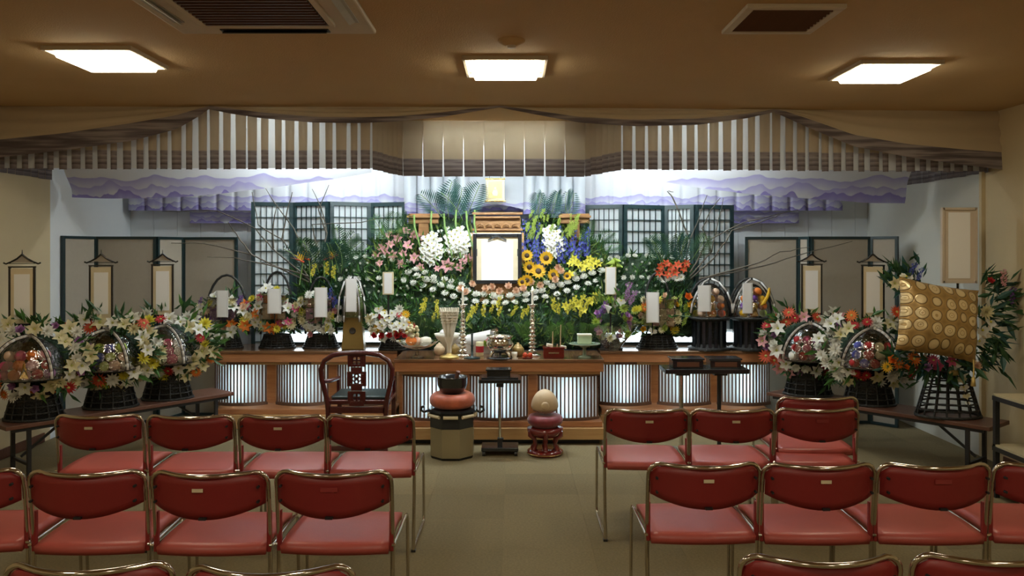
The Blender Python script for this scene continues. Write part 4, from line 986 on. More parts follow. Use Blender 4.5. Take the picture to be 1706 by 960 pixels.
q = plaque(t, (X(1597, dd)-p.x, .05, Z(470, dd)-ZB), .25, Z(348, dd)-Z(470, dd), roof=False, post=.75, board='pale_pink_board', cw=.66, ch=.90, frame=False)
f = MB(); wq, hq = .25, Z(348, dd)-Z(470, dd)
for sx in (-1, 1): f.box((sx*wq/2, -.006, hq/2), (.018, .03, hq+.018))
for zz in (0, hq): f.box((0, -.006, zz), (wq, .03, .018))
f.build('frame', M['pale_pink_board'], q)
# ------------------------------------------------------------------ side table arrangements
TZ = .73
def table_basket(px, d, lab, seed, pal, bw, bh, spread, fz, card=None, handle=None, pack=None, n=24, cat='flower basket', mats=('leaf_dark', 'leaf_mid')):
    """wicker basket of flowers; card = (px0, py0, px1, py1) in the photo, handle = (half width, height)"""
    random.seed(seed); x0 = X(px, d)
    t = thing('flower_basket', lab, cat, (x0, d, TZ), 0, 'flower baskets on the side altar tables')
    weave_basket(t, bw, bw*.72, bh, (0, 0, 0), n=18, rings=5)
    pts = []
    for k in range(30):
        a = random.uniform(0, 2*PI); r = random.uniform(.3, 1); pts.append(((spread*r*math.cos(a), random.uniform(-.12, .05), fz[0]+(fz[1]-fz[0])*(.5+.5*r*math.sin(a))), (math.cos(a), -.5, math.sin(a))))
    leaves(t, pts, 150, mats, (.06, .13))
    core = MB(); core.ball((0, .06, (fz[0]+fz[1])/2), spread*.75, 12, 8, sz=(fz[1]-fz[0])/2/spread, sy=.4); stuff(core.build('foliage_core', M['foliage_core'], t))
    for k in range(n):
        a = 2*PI*k/n+random.uniform(-.15, .15); r = random.uniform(.5, 1.0); kind, c, s = random.choice(pal)
        bloom(t, kind, c, (spread*r*math.cos(a), random.uniform(-.17, -.09), (fz[0]+fz[1])/2+(fz[1]-fz[0])/2*r*math.sin(a)), s*random.uniform(.85, 1.1), (.4*math.cos(a), -1, .4*math.sin(a)+.2))
    if pack:
        cols, pw, ph, pz = pack; pk = bpy.data.objects.new('wrapped_gift', None); COL.objects.link(pk); pk.parent = t; pk.location = (0, -.10, pz)
        nr = 3
        for i in range(len(cols)):
            MB().box((-pw/2+pw*(i+.5)/len(cols), 0, ph*.32), (pw/len(cols)*.88, .06, ph*.6)).build('box', M['petal_'+cols[i]], pk, bevel=.004)
            MB().box((-pw/2+pw*(i+.5)/len(cols), 0.01, ph*.80), (pw/len(cols)*.8, .05, ph*.3)).build('box', M['petal_'+cols[(i+1) % len(cols)]], pk, bevel=.004)
        m = MB(); m.box((0, 0, ph*.5), (pw*1.12, .11, ph*1.06))
        m.build('cellophane', M['cellophane_tint'], pk, bevel=.015)
        MB().box((0, -.005, ph*1.03), (pw*1.1, .10, .006)).build('foil_edge', M['silver'], pk, rot=(.1, .04, 0))
    if handle:
        hw_, hz = handle
        MB().tube([(hw_*math.cos(PI-PI*k/14), .0, bh+(hz-bh)*math.sin(PI*k/14)**.8) for k in range(15)], .012, 7).build('handle', M['black_wicker'], t)
    if card:
        dd = d-.24; cx, cz = X((card[0]+card[2])/2, dd)-x0, Z(card[3], dd)-TZ; wc, hc = X(card[2], dd)-X(card[0], dd), Z(card[1], dd)-Z(card[3], dd)
        c = bpy.data.objects.new('name_card', None); COL.objects.link(c); c.parent = t; c.location = (cx, dd-d, cz)
        MB().box((0, 0, hc/2), (wc*1.25, .01, hc*1.04)).build('backing', M['ribbon_white'], c, rot=(0, 0, 0)); MB().box((0, -.008, hc/2), (wc, .003, hc)).build('card', M['paper_white'], c)
        MB().cyl((0, .012, -.1), (0, .012, hc*.4), .005, n=6).build('stick', M['black_lacquer'], c)
    return t
LO = ('lily', 'orange', .065); SP = ('gerbera', 'white', .045)
table_basket(378, 7.72, 'arched wicker flower basket with purple gift boxes and orange lilies at the table end', 31, [LW, ('mum', 'white', .05), ('mum', 'cream', .05), LO, ('lily', 'white', .075), ('gerbera', 'yellow', .045), ('spray', 'purple', .04), ('mum', 'peach', .045)], .15, .13, .27, (.13, .52), (363, 485, 378, 528), (.21, .70), (['violet', 'purple', 'violet'], .25, .22, .27), 44)
table_basket(462, 7.74, 'arched wicker flower basket with white orchids and peach gifts', 32, [('orchid', 'white', .05), ('orchid', 'white', .05), ('mum', 'cream', .05), LO, ('mum', 'yellow', .05), LW, ('lily', 'hot', .05), ('spray', 'blue', .045)], .17, .13, .27, (.13, .58), (448, 482, 466, 522), (.16, .73), (['peach', 'orange', 'peach'], .22, .24, .28), 44)
table_basket(535, 7.74, 'arched wicker flower basket with pink rose and violet gift box beside the gold board', 33, [('orchid', 'white', .045), ('mum', 'white', .045), ('mum', 'cream', .05), ('spray', 'yellow', .045), ('spray', 'blue', .045), ('lily', 'white', .07), ('mum', 'white', .05), ('rose', 'pink', .04)], .17, .13, .22, (.13, .54), (526, 480, 543, 528), (.15, .68), (['violet', 'pink', 'violet'], .24, .24, .24), 40)
random.seed(3)
# gold board with clear dome
d = 7.60; t = thing('offering_board', 'tall gold-brown board with a round hole, ribboned clear dome above', 'offering stand', (X(588, d), d, TZ))
b = MB(); zt_ = Z(520, d)-TZ; w0, w1 = (X(607, d)-X(569, d))/2, (X(602, d)-X(574, d))/2
b.add([(-w0, -.02, 0), (w0, -.02, 0), (w1, -.02, zt_), (-w1, -.02, zt_), (-w0, .10, 0), (w0, .10, 0), (w1, .10, zt_), (-w1, .10, zt_)], [(0, 1, 2, 3), (5, 4, 7, 6), (4, 0, 3, 7), (1, 5, 6, 2), (3, 2, 6, 7), (4, 5, 1, 0)])
b.build('board', M['gold_wood'], t, bevel=.008)
MB().lathe([(.001, .003), (.024, .003), (.03, .006), (.032, -.002)], 18).build('round_hole', M['grille_dark'], t, (.0, -.021, Z(551, d)-TZ), (PI/2, 0, 0))
dm = bpy.data.objects.new('gift_dome', None); COL.objects.link(dm); dm.parent = t; dm.location = (0, .04, zt_-.05)
MB().lathe([(.12, 0), (.125, .10), (.11, .24), (.07, .34), (.02, .38), (.001, .385)], 18).build('cellophane', M['cellophane_tint'], dm)
MB().lathe([(.001, .0), (.09, .0), (.095, .10), (.07, .22), (.04, .30), (.001, .31)], 12).build('wrapped_fruit', M['leaf_lime'], dm)
for sx in (-1, -.55, .55, 1): ribbon(dm, [(sx*.02, -.05, .385), (sx*.07, -.09, .34), (sx*.115, -.10, .20), (sx*.13, -.10, .02), (sx*.135, -.10, -.04)], .022)
c = bpy.data.objects.new('name_card', None); COL.objects.link(c); c.parent = t; dd = d-.12; c.location = (X(585, dd)-X(588, d), -.12, Z(519, dd)-TZ); wc, hc = X(593, dd)-X(577, dd), Z(465, dd)-Z(519, dd)
MB().box((0, 0, hc/2), (wc*1.15, .01, hc*1.03)).build('backing', M['ribbon_white'], c); MB().box((0, -.007, hc/2), (wc, .003, hc)).build('card', M['paper_white'], c)
# white orchid basket with cream plaque
t = table_basket(655, 7.58, 'low dark basket of white orchids and red berries under a small cream plaque', 35, [('orchid', 'white', .055), ('orchid', 'white', .055), ('mum', 'white', .05), ('gerbera', 'gold', .045), ('orchid', 'white', .05), ('gerbera', 'red', .045), ('lily', 'cream', .06)], .13, .14, .22, (.11, .42), None, None, None, 34)
for k in range(10): bloom(t, 'orchid', 'white', (random.uniform(-.14, .14), -.2, random.uniform(.22, .36)), .05)
for k in range(5): bloom(t, 'rose', 'red', (-.15+.07*k, -.17, .15), .04)
dd = 7.5; q = plaque(t, (X(650, dd)-X(655, 7.58), dd-7.58-.12, Z(491, dd-.12)-TZ), .10, Z(454, dd)-Z(491, dd), roof=False, post=.28, frame=False, cw=.7, ch=.9)
# bouquet right of the middle table with wooden plaque
t = table_basket(1018, 7.58, 'wrapped bouquet of green chrysanthemums, calla and purple flowers under a small plaque', 36, [('mum', 'lime', .05), ('rose', 'violet', .04), ('spray', 'purple', .05), ('pom', 'lime', .045), ('orchid', 'white', .05), ('rose', 'pink', .035), ('mum', 'cream', .045), ('spray', 'violet', .05)], .10, .10, .19, (.10, .50), None, None, None, 30, 'bouquet', ('leaf_mid', 'leaf_lime'))
bloom(t, 'calla', 'white', (-.05, -.20, .36), .05, (0, -.4, 1)); bloom(t, 'spray', 'violet', (.12, -.16, .52), .07); bloom(t, 'spray', 'violet', (.16, -.16, .47), .06)
MB().lathe([(.06, 0), (.12, .08), (.22, .20), (.25, .24)], 14, sy=.6).build('cellophane_wrap', M['cellophane_tint'], t, (0, -.08, .0))
dd = 7.45; plaque(t, (X(1017.5, dd)-X(1018, 7.58), dd-7.58, Z(491, dd)-TZ), .10, Z(445, dd)-Z(491, dd), roof=False, post=.35, frame=False, cw=.82, ch=.97)
# mixed basket
t = table_basket(1095, 7.72, 'arched basket of fruit and peach flowers next to the purple bouquet', 37, [('rose', 'peach', .04), ('mum', 'cream', .045), ('mum', 'yellow', .05), ('orchid', 'white', .045), ('gerbera', 'orange', .045), ('mum', 'lime', .04), ('spray', 'lime', .05), ('rose', 'gold', .04)], .19, .13, .28, (.14, .52), (1079, 488, 1096, 537), (.14, .72), (['lime', 'pink', 'cream', 'peach'], .28, .26, .22), 34)
for k, (x_, z_) in enumerate(((.30, .42), (.27, .50), (.34, .34))): bloom(t, 'rose', ('gold', 'orange', 'yellow')[k], (x_, -.12, z_), .05)
# fruit baskets on slatted drums
def fruit_basket(px, lab, cont, card, seed, d=7.62, bwid=.20):
    random.seed(seed); x0 = X(px, d); t = thing('fruit_basket', lab, 'fruit basket', (x0, d, TZ), 0, 'domed fruit baskets')
    b = MB(); h_ = .30
    b.lathe([(.19, .0), (.20, .02), (.16, .028), (.15, .06)], 24); b.lathe([(.13, .05), (.13, h_-.04), (.17, h_-.02), (.18, h_)], 20)
    b.build('drum', M['black_wicker'], t)
    sl = MB().box((0, 0, 0), (.028, .014, h_-.05)).mesh('drum_slat', [M['black_lacquer']])
    for k in range(18): a = 2*PI*k/18; link('slat', sl, t, (.155*math.cos(a), .155*math.sin(a), h_/2), (0, 0, a+PI/2))
    rim = MB(); rim.tube([(.185*math.cos(2*PI*k/28), .185*math.sin(2*PI*k/28), h_) for k in range(28)], .013, 6, closed=True); rim.build('rim', M['black_wicker'], t)
    dome(t, (0, 0, h_), .19, .32, cont, .16, True, seed, rib=False)
    MB().tube([(.20*math.cos(PI-PI*k/16), 0, h_+.37*math.sin(PI*k/16)**.85) for k in range(17)], .012, 7).build('handle', M['black_wicker'], t)
    for sx in (-1, 1): ribbon(t, [(sx*.01, -.05, h_+.37), (sx*.07, -.10, h_+.34), (sx*.14, -.13, h_+.25), (sx*.185, -.12, h_+.14), (sx*.195, -.10, h_+.05)], .026)
    dd = d-.22; cx = X((card[0]+card[2])/2, dd)-x0; wc, hc = X(card[2], dd)-X(card[0], dd), Z(card[1], dd)-Z(card[3], dd)
    c = bpy.data.objects.new('name_card', None); COL.objects.link(c); c.parent = t; c.location = (cx, dd-d, Z(card[3], dd)-TZ)
    MB().box((.004, 0.004, hc/2), (wc*1.2, .008, hc*1.02)).build('backing', M['ribbon_white'], c); MB().box((0, -.004, hc/2), (wc, .003, hc)).build('card', M['paper_white'], c)
    return t
t = fruit_basket(1181, 'domed fruit basket with brown and orange fruit, middle of the side table', ['peach', 'orange', 'scarlet', 'peach', 'gold'], (1164, 476, 1182, 519), 41)
t = fruit_basket(1250, 'domed fruit basket with bananas and oranges at the table end', ['gold', 'orange', 'lime', 'orange', 'purple'], (1238, 472, 1252, 522), 42)
for k in range(5):
    MB().tube([(.05+.012*k, -.13, .42+.012*k), (.09+.01*k, -.14, .45+.02*k), (.12+.005*k, -.13, .50+.022*k)], .014, 7, rs=[.008, .016, .008]).build('banana', M['petal_gold'], t)

# ------------------------------------------------------------------ offerings on the middle table
d = 7.02
t = thing('fruit_compote', 'footed glass dish with orange, pale grapes and white cake', 'dish', (X(695, d), d, TZ))
MB().lathe([(.001, 0), (.06, 0), (.055, .008), (.014, .02), (.012, .07), (.05, .085), (.13, .11), (.185, .15), (.19, .15), (.13, .10), (.04, .075), (.001, .075)], 28, sy=.7).build('dish', M['glass_clear'], t)
MB().ball((-.05, -.02, .15), .05, 16, 10, sz=.85).build('orange', M['petal_orange'], t)
MB().ball((.0, 0.02, .14), .045, 16, 10, sz=.85).build('orange', M['petal_peach'], t)
gm = MB().ball((0, 0, 0), .017, 8, 6).mesh('grape', [M['petal_cream']])
random.seed(2)
for k in range(20): link('grape', gm, t, (-.04+random.uniform(-.045, .045), -.03+random.uniform(-.03, .02), .20+random.uniform(-.01, .085)))
MB().lathe([(.001, .11), (.05, .11), (.052, .15), (.045, .175), (.012, .185), (.001, .185)], 20, (.075, -.01, 0)).build('white_cake', M['candle_wax'], t)
t = thing('paper_flower_vase', 'white folded paper flowers standing in a gold vase', 'vase', (X(749, d), d-.04, TZ))
MB().lathe([(.001, 0), (.085, 0), (.085, .018), (.07, .026), (.03, .032), (.018, .05), (.02, .12), (.035, .16), (.04, .19)], 24).build('vase', M['gold_paint'], t)
for v in t.children[0].data.polygons: pass
MB().lathe([(.02, .05), (.021, .12), (.036, .16), (.041, .19)], 20).build('vase_neck', M['candle_wax'], t)
for k in range(9):
    a = -0.34+.085*k; pf = MB(); pts = [(.03*math.sin(a*2), 0, .15), (.06*math.sin(a*2), -.01, .24), (.16*math.sin(a*1.2)*.9, .01, .33), (.20*math.sin(a*1.2), .0, .44)]
    pf.tube(pts, .01, 6, rs=[.006, .011, .013, .008])
    for j in range(5): pf.box((pts[2][0]+(pts[3][0]-pts[2][0])*j/5, -.008, .31+.024*j), (.022, .02, .009))
    pf.build('paper_stem', M['candle_wax'], t, (0, .012*((k % 3)-1), 0))
mat('flame', (1, .8, .4), .5, var=0, bump=0, emit=((1.0, .72, .32), 30))
def candlestick(px, lab, dd=7.14):
    t = thing('candlestick', lab, 'candlestick', (X(px, dd), dd, TZ), 0, 'silver altar candlesticks')
    prof = [(.001, 0), (.075, 0), (.078, .012), (.05, .022), (.03, .03)]
    z = .03
    for k in range(11):
        r = .046-.0022*k if k % 2 == 0 else .036-.0015*k
        prof += [(.016, z), (r, z+.012), (r, z+.020), (.016, z+.033)]; z += .034
    prof += [(.013, z), (.03, z+.04), (.045, z+.05), (.045, z+.056), (.001, z+.056)]
    MB().lathe(prof, 20).build('stem', M['silver'], t)
    z += .056
    MB().cyl((0, 0, z), (0, 0, z+.12), .010, .009, 10).build('candle', M['candle_wax'], t)
    MB().lathe([(.001, z+.122), (.005, z+.13), (.0065, z+.137), (.003, z+.15), (.001, z+.158)], 10).build('flame', M['flame'], t)
candlestick(771, 'silver beaded candlestick with lit candle beside the paper flowers'); candlestick(887, 'silver beaded candlestick with lit candle near the maroon incense box')
t = thing('incense_burner', 'shiny silver tripod incense burner in the middle of the altar table', 'incense burner', (X(833, d), d-.02, TZ))
for k in range(3): a = PI/2+k*2*PI/3; MB().tube([(.05*math.cos(a), .05*math.sin(a), .07), (.085*math.cos(a), .085*math.sin(a), .045), (.095*math.cos(a), .095*math.sin(a), 0.005)], .016, 8, rs=[.02, .018, .012]).build('leg', M['silver'], t)
MB().lathe([(.001, .05), (.06, .05), (.105, .085), (.12, .125), (.105, .165), (.10, .175), (.118, .19), (.118, .197), (.095, .19), (.09, .175), (.001, .172)], 28).build('bowl', M['silver'], t)
MB().lathe([(.001, 0), (.12, 0), (.115, .012), (.001, .014)], 24).build('base', M['black_lacquer'], t)
t = thing('incense_holder', 'slim dark incense holder on a round foot by the burner', 'incense holder', (X(787, d), d-.05, TZ))
MB().lathe([(.001, 0), (.07, 0), (.072, .010), (.012, .018), (.010, .10), (.014, .11), (.008, .12), (.009, .2), (.012, .215), (.001, .22)], 20).build('body', M['dark_frame'], t)
t = thing('offering_can', 'red and white can behind the incense burner', 'can', (X(799, 7.15), 7.17, TZ))
MB().lathe([(.001, 0), (.033, 0), (.035, .004), (.035, .115), (.03, .122), (.001, .122)], 18).build('can_body', M['petal_cream'], t); MB().lathe([(.0355, .03), (.0355, .085)], 18).build('label_band', M['petal_red'], t)
for px, dd, r, m, lab in ((863, 7.1, .055, 'gold_wood', 'round brown jar standing behind the silver burner'), (732, 7.2, .05, 'pale_wood', 'brown jar behind the glass fruit dish'), (758, 7.22, .045, 'gold_wood', 'small brass-brown jar behind the gold vase')):
    t = thing('offering_jar', lab, 'jar', (X(px, dd), dd, TZ))
    MB().lathe([(.001, 0), (r*.6, 0), (r, r*.7), (r*.95, r*1.3), (r*.6, r*1.7), (.001, r*1.7)], 20).build('jar_body', M[m], t); MB().lathe([(r*.62, r*1.7), (r*.5, r*1.9), (.012, r*2.0), (.012, r*2.2), (.001, r*2.25)], 16).build('lid', M[m], t)
t = thing('apple_dish', 'two small red fruits on a dark saucer at the table front', 'dish', (X(879, 6.97), 6.97, TZ))
MB().lathe([(.001, 0), (.04, 0), (.055, .015), (.05, .014), (.001, .006)], 18).build('saucer', M['red_lacquer'], t)
for sx in (-1, 1): MB().ball((sx*.022, -.01, .032), .022, 12, 8).build('fruit', M['petal_scarlet'], t)
t = thing('tea_cup', 'tiny white cup beside the incense burner', 'cup', (X(857, 6.97), 6.97, TZ)); MB().lathe([(.001, 0), (.016, 0), (.024, .03), (.026, .055), (.023, .055), (.02, .03), (.001, .008)], 16).build('cup_body', M['candle_wax'], t); MB().lathe([(.001, 0), (.03, 0), (.032, .005), (.001, .004)], 16).build('saucer', M['candle_wax'], t)
t = thing('incense_case', 'maroon lacquer incense case with upright sticks', 'box', (X(922, d), d-.01, TZ))
MB().box((0, 0, .045), (.18, .11, .08)).build('body', M['red_lacquer'], t, bevel=.006)
MB().box((0, 0, .092), (.19, .12, .014)).build('rim', M['red_lacquer'], t, bevel=.003); MB().box((0, 0, .004), (.165, .10, .008)).build('base', M['red_lacquer'], t)
MB().box((0, -.057, .05), (.09, .003, .012)).build('silver_mark', M['silver'], t)
for x_, h_ in ((-.05, .03), (-.01, .14), (.06, .20), (.03, .03)): MB().bar((x_, 0, .09), (x_+.004, 0, .09+h_), .008, .008).build('stick', M['pale_wood'], t)
for x_ in (-.05, .07): MB().box((x_, 0, .105), (.05, .06, .022)).build('paper_packet', M['candle_wax'], t, rot=(0, .15, .1))
t = thing('green_compote', 'footed green glass dish holding a pale green block cake', 'dish', (X(974, d), d+.02, TZ))
MB().lathe([(.001, 0), (.06, 0), (.055, .01), (.016, .02), (.014, .085), (.05, .10), (.13, .115), (.14, .125), (.12, .125), (.03, .11), (.001, .11)], 26).build('dish', M['glass_green'], t)
mat('cake_green', (.50, .60, .40), .6); MB().box((0, 0, .16), (.12, .09, .075)).build('block_cake', M['cake_green'], t, bevel=.004); MB().box((0, 0, .20), (.125, .095, .012)).build('icing', M['candle_wax'], t)
t = thing('wrapped_bouquet', 'cellophane bouquet with pink and yellow flowers lying behind the burner', 'bouquet', (X(815, 7.34), 7.34, TZ))
MB().cyl((-.36, .02, .10), (.02, -.02, .13), .03, .085, 12, caps=False).build('paper_wrap', M['ribbon_white'], t); MB().cyl((-.1, 0, .115), (.08, -.02, .135), .06, .10, 12, caps=False).build('cellophane', M['cellophane_tint'], t)
MB().box((-.15, .03, .04), (.40, .14, .08)).build('gift_box', M['ribbon_white'], t, bevel=.004)
random.seed(9)
for k, (c, x_, z_) in enumerate((('hot', .03, .13), ('pink', .0, .12), ('gold', .09, .13), ('hot', .05, .10), ('yellow', .10, .10), ('lime', -.03, .10))): bloom(t, 'rose', c, (x_, -.10, z_), .04, (.3, -1, .2))
t = thing('offering_plate', 'white bowl of offerings behind the gold vase', 'bowl', (X(745, 7.32), 7.32, TZ)); MB().lathe([(.001, 0), (.05, 0), (.055, .10), (.10, .14), (.12, .18), (.11, .18), (.05, .12), (.001, .11)], 20).build('bowl_body', M['candle_wax'], t); MB().ball((0, 0, .19), .07, 14, 8, sz=.5).build('rice_mound', M['paper_white'], t)

# ------------------------------------------------------------------ shrine, portrait
d = 8.02; t = thing('wooden_shrine', 'carved brown wooden shrine front rising behind the portrait', 'shrine', (X(829, d), d, 0))
zt_ = Z(354, d); zb_ = Z(388, d)
MB().box((0, .05, (zt_+.5)/2-.05), (.46, .08, zt_-.5)).build('back_panel', M['shrine_wood'], t)
for k, (z, w_, h_) in enumerate(((zt_-.012, .50, .024), (zt_-.05, .45, .02), (zb_+.03, .50, .022), (zb_-.01, .47, .03))): MB().box((0, 0, z), (w_, .07, h_)).build('moulding', M['altar_wood_pale' if k == 3 else 'shrine_wood'], t, bevel=.004)
for k in range(5):
    xx = -.17+.085*k; MB().tube([(xx-.04, -.03, zb_+.045), (xx-.03, -.035, zb_+.075), (xx, -.04, zb_+.09), (xx+.03, -.035, zb_+.075), (xx+.04, -.03, zb_+.045)], .011, 6).build('carved_arch', M['shrine_wood'], t)
for sx in (-1, 1):
    MB().box((sx*.253, -.0, (zb_+Z(475, d))/2), (.02, .06, zb_-Z(475, d))).build('post', M['altar_wood_pale'], t)
    xx = X(705 if sx < 0 else 958, d)-X(829, d); MB().box((xx, .06, Z(364, d)), (.30, .06, .10)).build('side_beam', M['shrine_wood'], t, bevel=.006); MB().box((xx, .02, Z(361, d)), (.32, .05, .02)).build('beam_moulding', M['shrine_wood'], t)
    MB().box((xx, .06, Z(364, d)/2), (.10, .05, Z(364, d))).build('side_post', M['shrine_wood'], t)
MB().box((0, .03, .3), (.44, .1, .6)).build('foot_post', M['shrine_wood'], t)
d = 7.80; zb_ = Z(473, d); hh = Z(389, d)-zb_; wd = X(869, d)-X(788, d)
t = thing('portrait_frame', 'black framed portrait with ribbon at the centre of the flowers', 'portrait', (X(828.5, d), d, zb_))
f = MB(); fw = .036
for sx in (-1, 1): f.box((sx*(wd/2-fw/2), 0, hh/2), (fw, .035, hh))
for zz in (fw/2, hh-fw/2): f.box((0, 0, zz), (wd-2*fw, .035, fw))
f.build('frame', M['black_lacquer'], t, bevel=.004)
MB().box((0, .006, hh/2), (wd-2*fw, .012, hh-2*fw)).build('mat_board', M['cream_board'], t)
MB().box((0, -.003, hh/2-.018), (X(855, d)-X(802, d), .006, Z(404, d)-Z(470, d))).build('picture', M['paper_white'], t)
for sx in (-1, 1):
    MB().box((sx*.045, -.022, hh-.045), (.10, .004, .016), rot=Matrix.Rotation(sx*.45, 3, 'Y')).build('ribbon', M['ribbon_black'], t)
    MB().box((sx*(wd/2-.035), -.022, hh*.62), (.014, .005, .07)).build('ribbon', M['ribbon_black'], t)
MB().box((0, .06, -.35), (.34, .06, .70)).build('easel', M['shrine_wood'], t)

# ------------------------------------------------------------------ central flower bank
def bank(name, lab, px, d, cat='flower bank'): return thing(name, lab, cat, (X(px, d), d, 0), 0, 'altar flower banks')
def put(t, kind, c, px, py, d, s, dr=(0, -1, .25), jit=.3):
    o = t.location; return bloom(t, kind, c, (X(px, d)-o[0], d-o[1], Z(py, d)), s, dr, jit)
def depth(py): return 7.62+max(0, (545-py))*.0031
def backing(t, poly, n, mats, size=(.05, .12), thick=.10, narrow=.24, up=.4):
    """soil-dark core surface plus leaves; poly = list of (px, py_top, py_bottom)"""
    o = t.location; m = MB(); xa, xb = poly[0][0], poly[-1][0]
    def fn(a, b):
        px = xa+(xb-xa)*a; top, bot = interp(poly, px); py = bot+(top-bot)*b; d = depth(py)+thick
        return (X(px, d)-o[0], d-o[1]+.02*math.sin(px*.3)*math.sin(py*.3), Z(py, d))
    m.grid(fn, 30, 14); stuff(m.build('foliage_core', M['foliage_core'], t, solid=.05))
    pts = []
    for _ in range(int(n*.7)):
        px = random.uniform(xa, xb); top, bot = interp(poly, px); py = random.uniform(top, bot); d = depth(py)+thick*random.uniform(.1, .8)
        pts.append(((X(px, d)-o[0], d-o[1], Z(py, d)), (random.uniform(-.5, .5), -.7, .4)))
    leaves(t, pts, n, mats, size, narrow, up=up, spread=.015)
random.seed(51)
# left wing: chrysanthemum hedge
def hedge(t, pxs, py0, py1, curve, step=15, rows_=6):
    for r in range(rows_):
        for k, px in enumerate(range(pxs[0]+(r % 2)*step//2, pxs[1], step)):
            py = py0+(py1-py0)*r/(rows_-1)+curve(px)+random.uniform(-2, 2); px_ = px+random.uniform(-2.5, 2.5)
            put(t, 'bud' if r % 3 else 'pom', 'white', px_, py, depth(py)-.01, .03 if r % 3 else .038, (0, -.8, .6))
t = bank('flower_bank', 'dark green hedge dotted with white chrysanthemums on the armchair side of the altar', 620, 7.8)
backing(t, [(556, 428, 545), (620, 425, 545), (690, 440, 545)], 900, ('leaf_dark', 'leaf_dark', 'leaf_mid'))
hedge(t, (562, 690), 430, 488, lambda px: max(0, px-640)*.16)
t = bank('flower_bank', 'dark green hedge dotted with white chrysanthemums on the shelf rack side of the altar', 1060, 7.8)
backing(t, [(985, 440, 545), (1050, 425, 545), (1125, 430, 545)], 900, ('leaf_dark', 'leaf_dark', 'leaf_mid'))
hedge(t, (1000, 1122), 428, 488, lambda px: max(0, 1040-px)*.14)
# centre: curved tiers
t = bank('flower_bank', 'curved tiers of white chrysanthemums and yellow sprays in front of the portrait', 830, 7.7)
backing(t, [(676, 455, 580), (730, 480, 580), (790, 492, 580), (840, 496, 580), (900, 490, 580), (960, 468, 580), (1010, 452, 580)], 1500, ('leaf_dark', 'leaf_mid', 'leaf_dark', 'leaf_lime'), (.05, .11))
def arc_rows(py_c, amp, xs, size, kind):
    for px in xs:
        u = (px-835)/165; py = py_c-amp*abs(u)**1.5+random.uniform(-1.5, 1.5); put(t, kind, 'white', px+random.uniform(-2, 2), py, depth(py)-.03, size, (0, -.6, .8))
arc_rows(496, 44, range(680, 1006, 14), .056, 'pom'); arc_rows(507, 42, range(672, 1010, 17), .042, 'mum'); arc_rows(519, 44, range(680, 1000, 21), .03, 'bud'); arc_rows(486, 44, range(694, 780, 15), .048, 'pom'); arc_rows(486, 44, range(896, 1000, 15), .048, 'pom')
for px, py, s in ((700, 520, .05), (706, 512, .05), (727, 516, .05), (731, 528, .045), (722, 533, .04), (785, 524, .045), (792, 517, .04), (806, 522, .05), (818, 518, .04), (829, 508, .045), (831, 522, .04), (853, 522, .045), (870, 527, .04), (878, 520, .04), (923, 514, .055), (930, 519, .045), (946, 516, .06), (957, 512, .06), (966, 509, .06), (975, 513, .055), (986, 503, .055), (993, 502, .05), (966, 524, .04), (778, 532, .035)):
    put(t, 'spray', 'yellow', px, py, depth(py)-.06, s)
for px, py, s in ((942, 510, .05), (962, 508, .055), (985, 502, .05), (972, 517, .045)): put(t, 'lily', 'yellow', px, py, depth(py)-.07, s)
for px, py in ((787, 473), (768, 481), (776, 487), (809, 481), (832, 485), (847, 477), (872, 481), (900, 475), (885, 470), (925, 466), (820, 478), (860, 484)): put(t, 'pom', 'peach', px, py, depth(py)-.06, .05)
def fr_(me, px, py, d, dr, s, spin=0): return frond(t, me, (X(px, d)-t.location[0], d-t.location[1], Z(py, d)), dr, s*1.15, spin)
for k, px in enumerate((872, 892, 912, 935, 955, 975, 985)): fr_(FR_M, px, 568, 7.56, (random.uniform(-.5, .5), -.35, .55), .26, random.uniform(-1, 1)+PI/2)
for k, px in enumerate((690, 705, 720, 735, 750)): fr_(FR_D, px, 560, 7.56, (random.uniform(-.5, .5), -.3, .6), .24, random.uniform(-1, 1)+PI/2)
# left cluster
t = bank('flower_bank', 'pink lilies and two white orchid clusters on the armchair side of the portrait', 715, 7.9)
backing(t, [(625, 405, 480), (660, 385, 480), (690, 372, 482), (740, 362, 492), (784, 370, 498)], 900, ('leaf_dark', 'leaf_mid', 'leaf_lime'), (.07, .16), narrow=.2)
for px, py, s in ((655, 425, .06), (662, 398, .06), (680, 410, .07), (690, 430, .065), (668, 440, .06), (700, 398, .06), (676, 385, .055), (690, 392, .055), (710, 432, .05), (745, 443, .085), (765, 446, .055), (780, 430, .055), (642, 418, .055), (628, 424, .055), (633, 440, .05), (648, 392, .05), (650, 408, .055), (672, 424, .055), (700, 445, .05), (728, 448, .04), (770, 437, .05), (635, 412, .045)):
    put(t, 'lily', 'pink', px, py, depth(py)-.02, s)
for cx, cy, n, rx, ry in ((719, 415, 24, 17, 26), (763, 404, 28, 19, 26)):
    for k in range(n): r = math.sqrt((k+.5)/n); a = k*2.4; put(t, 'orchid', 'white', cx+rx*r*math.cos(a), cy+ry*r*math.sin(a), depth(cy)-.08-.05*(1-r), .048, (.5*math.cos(a)*r, -1, .2))
for px, py in ((692, 375), (706, 380), (733, 385), (745, 380)): put(t, 'orchid', 'white', px, py, depth(py)-.03, .032)
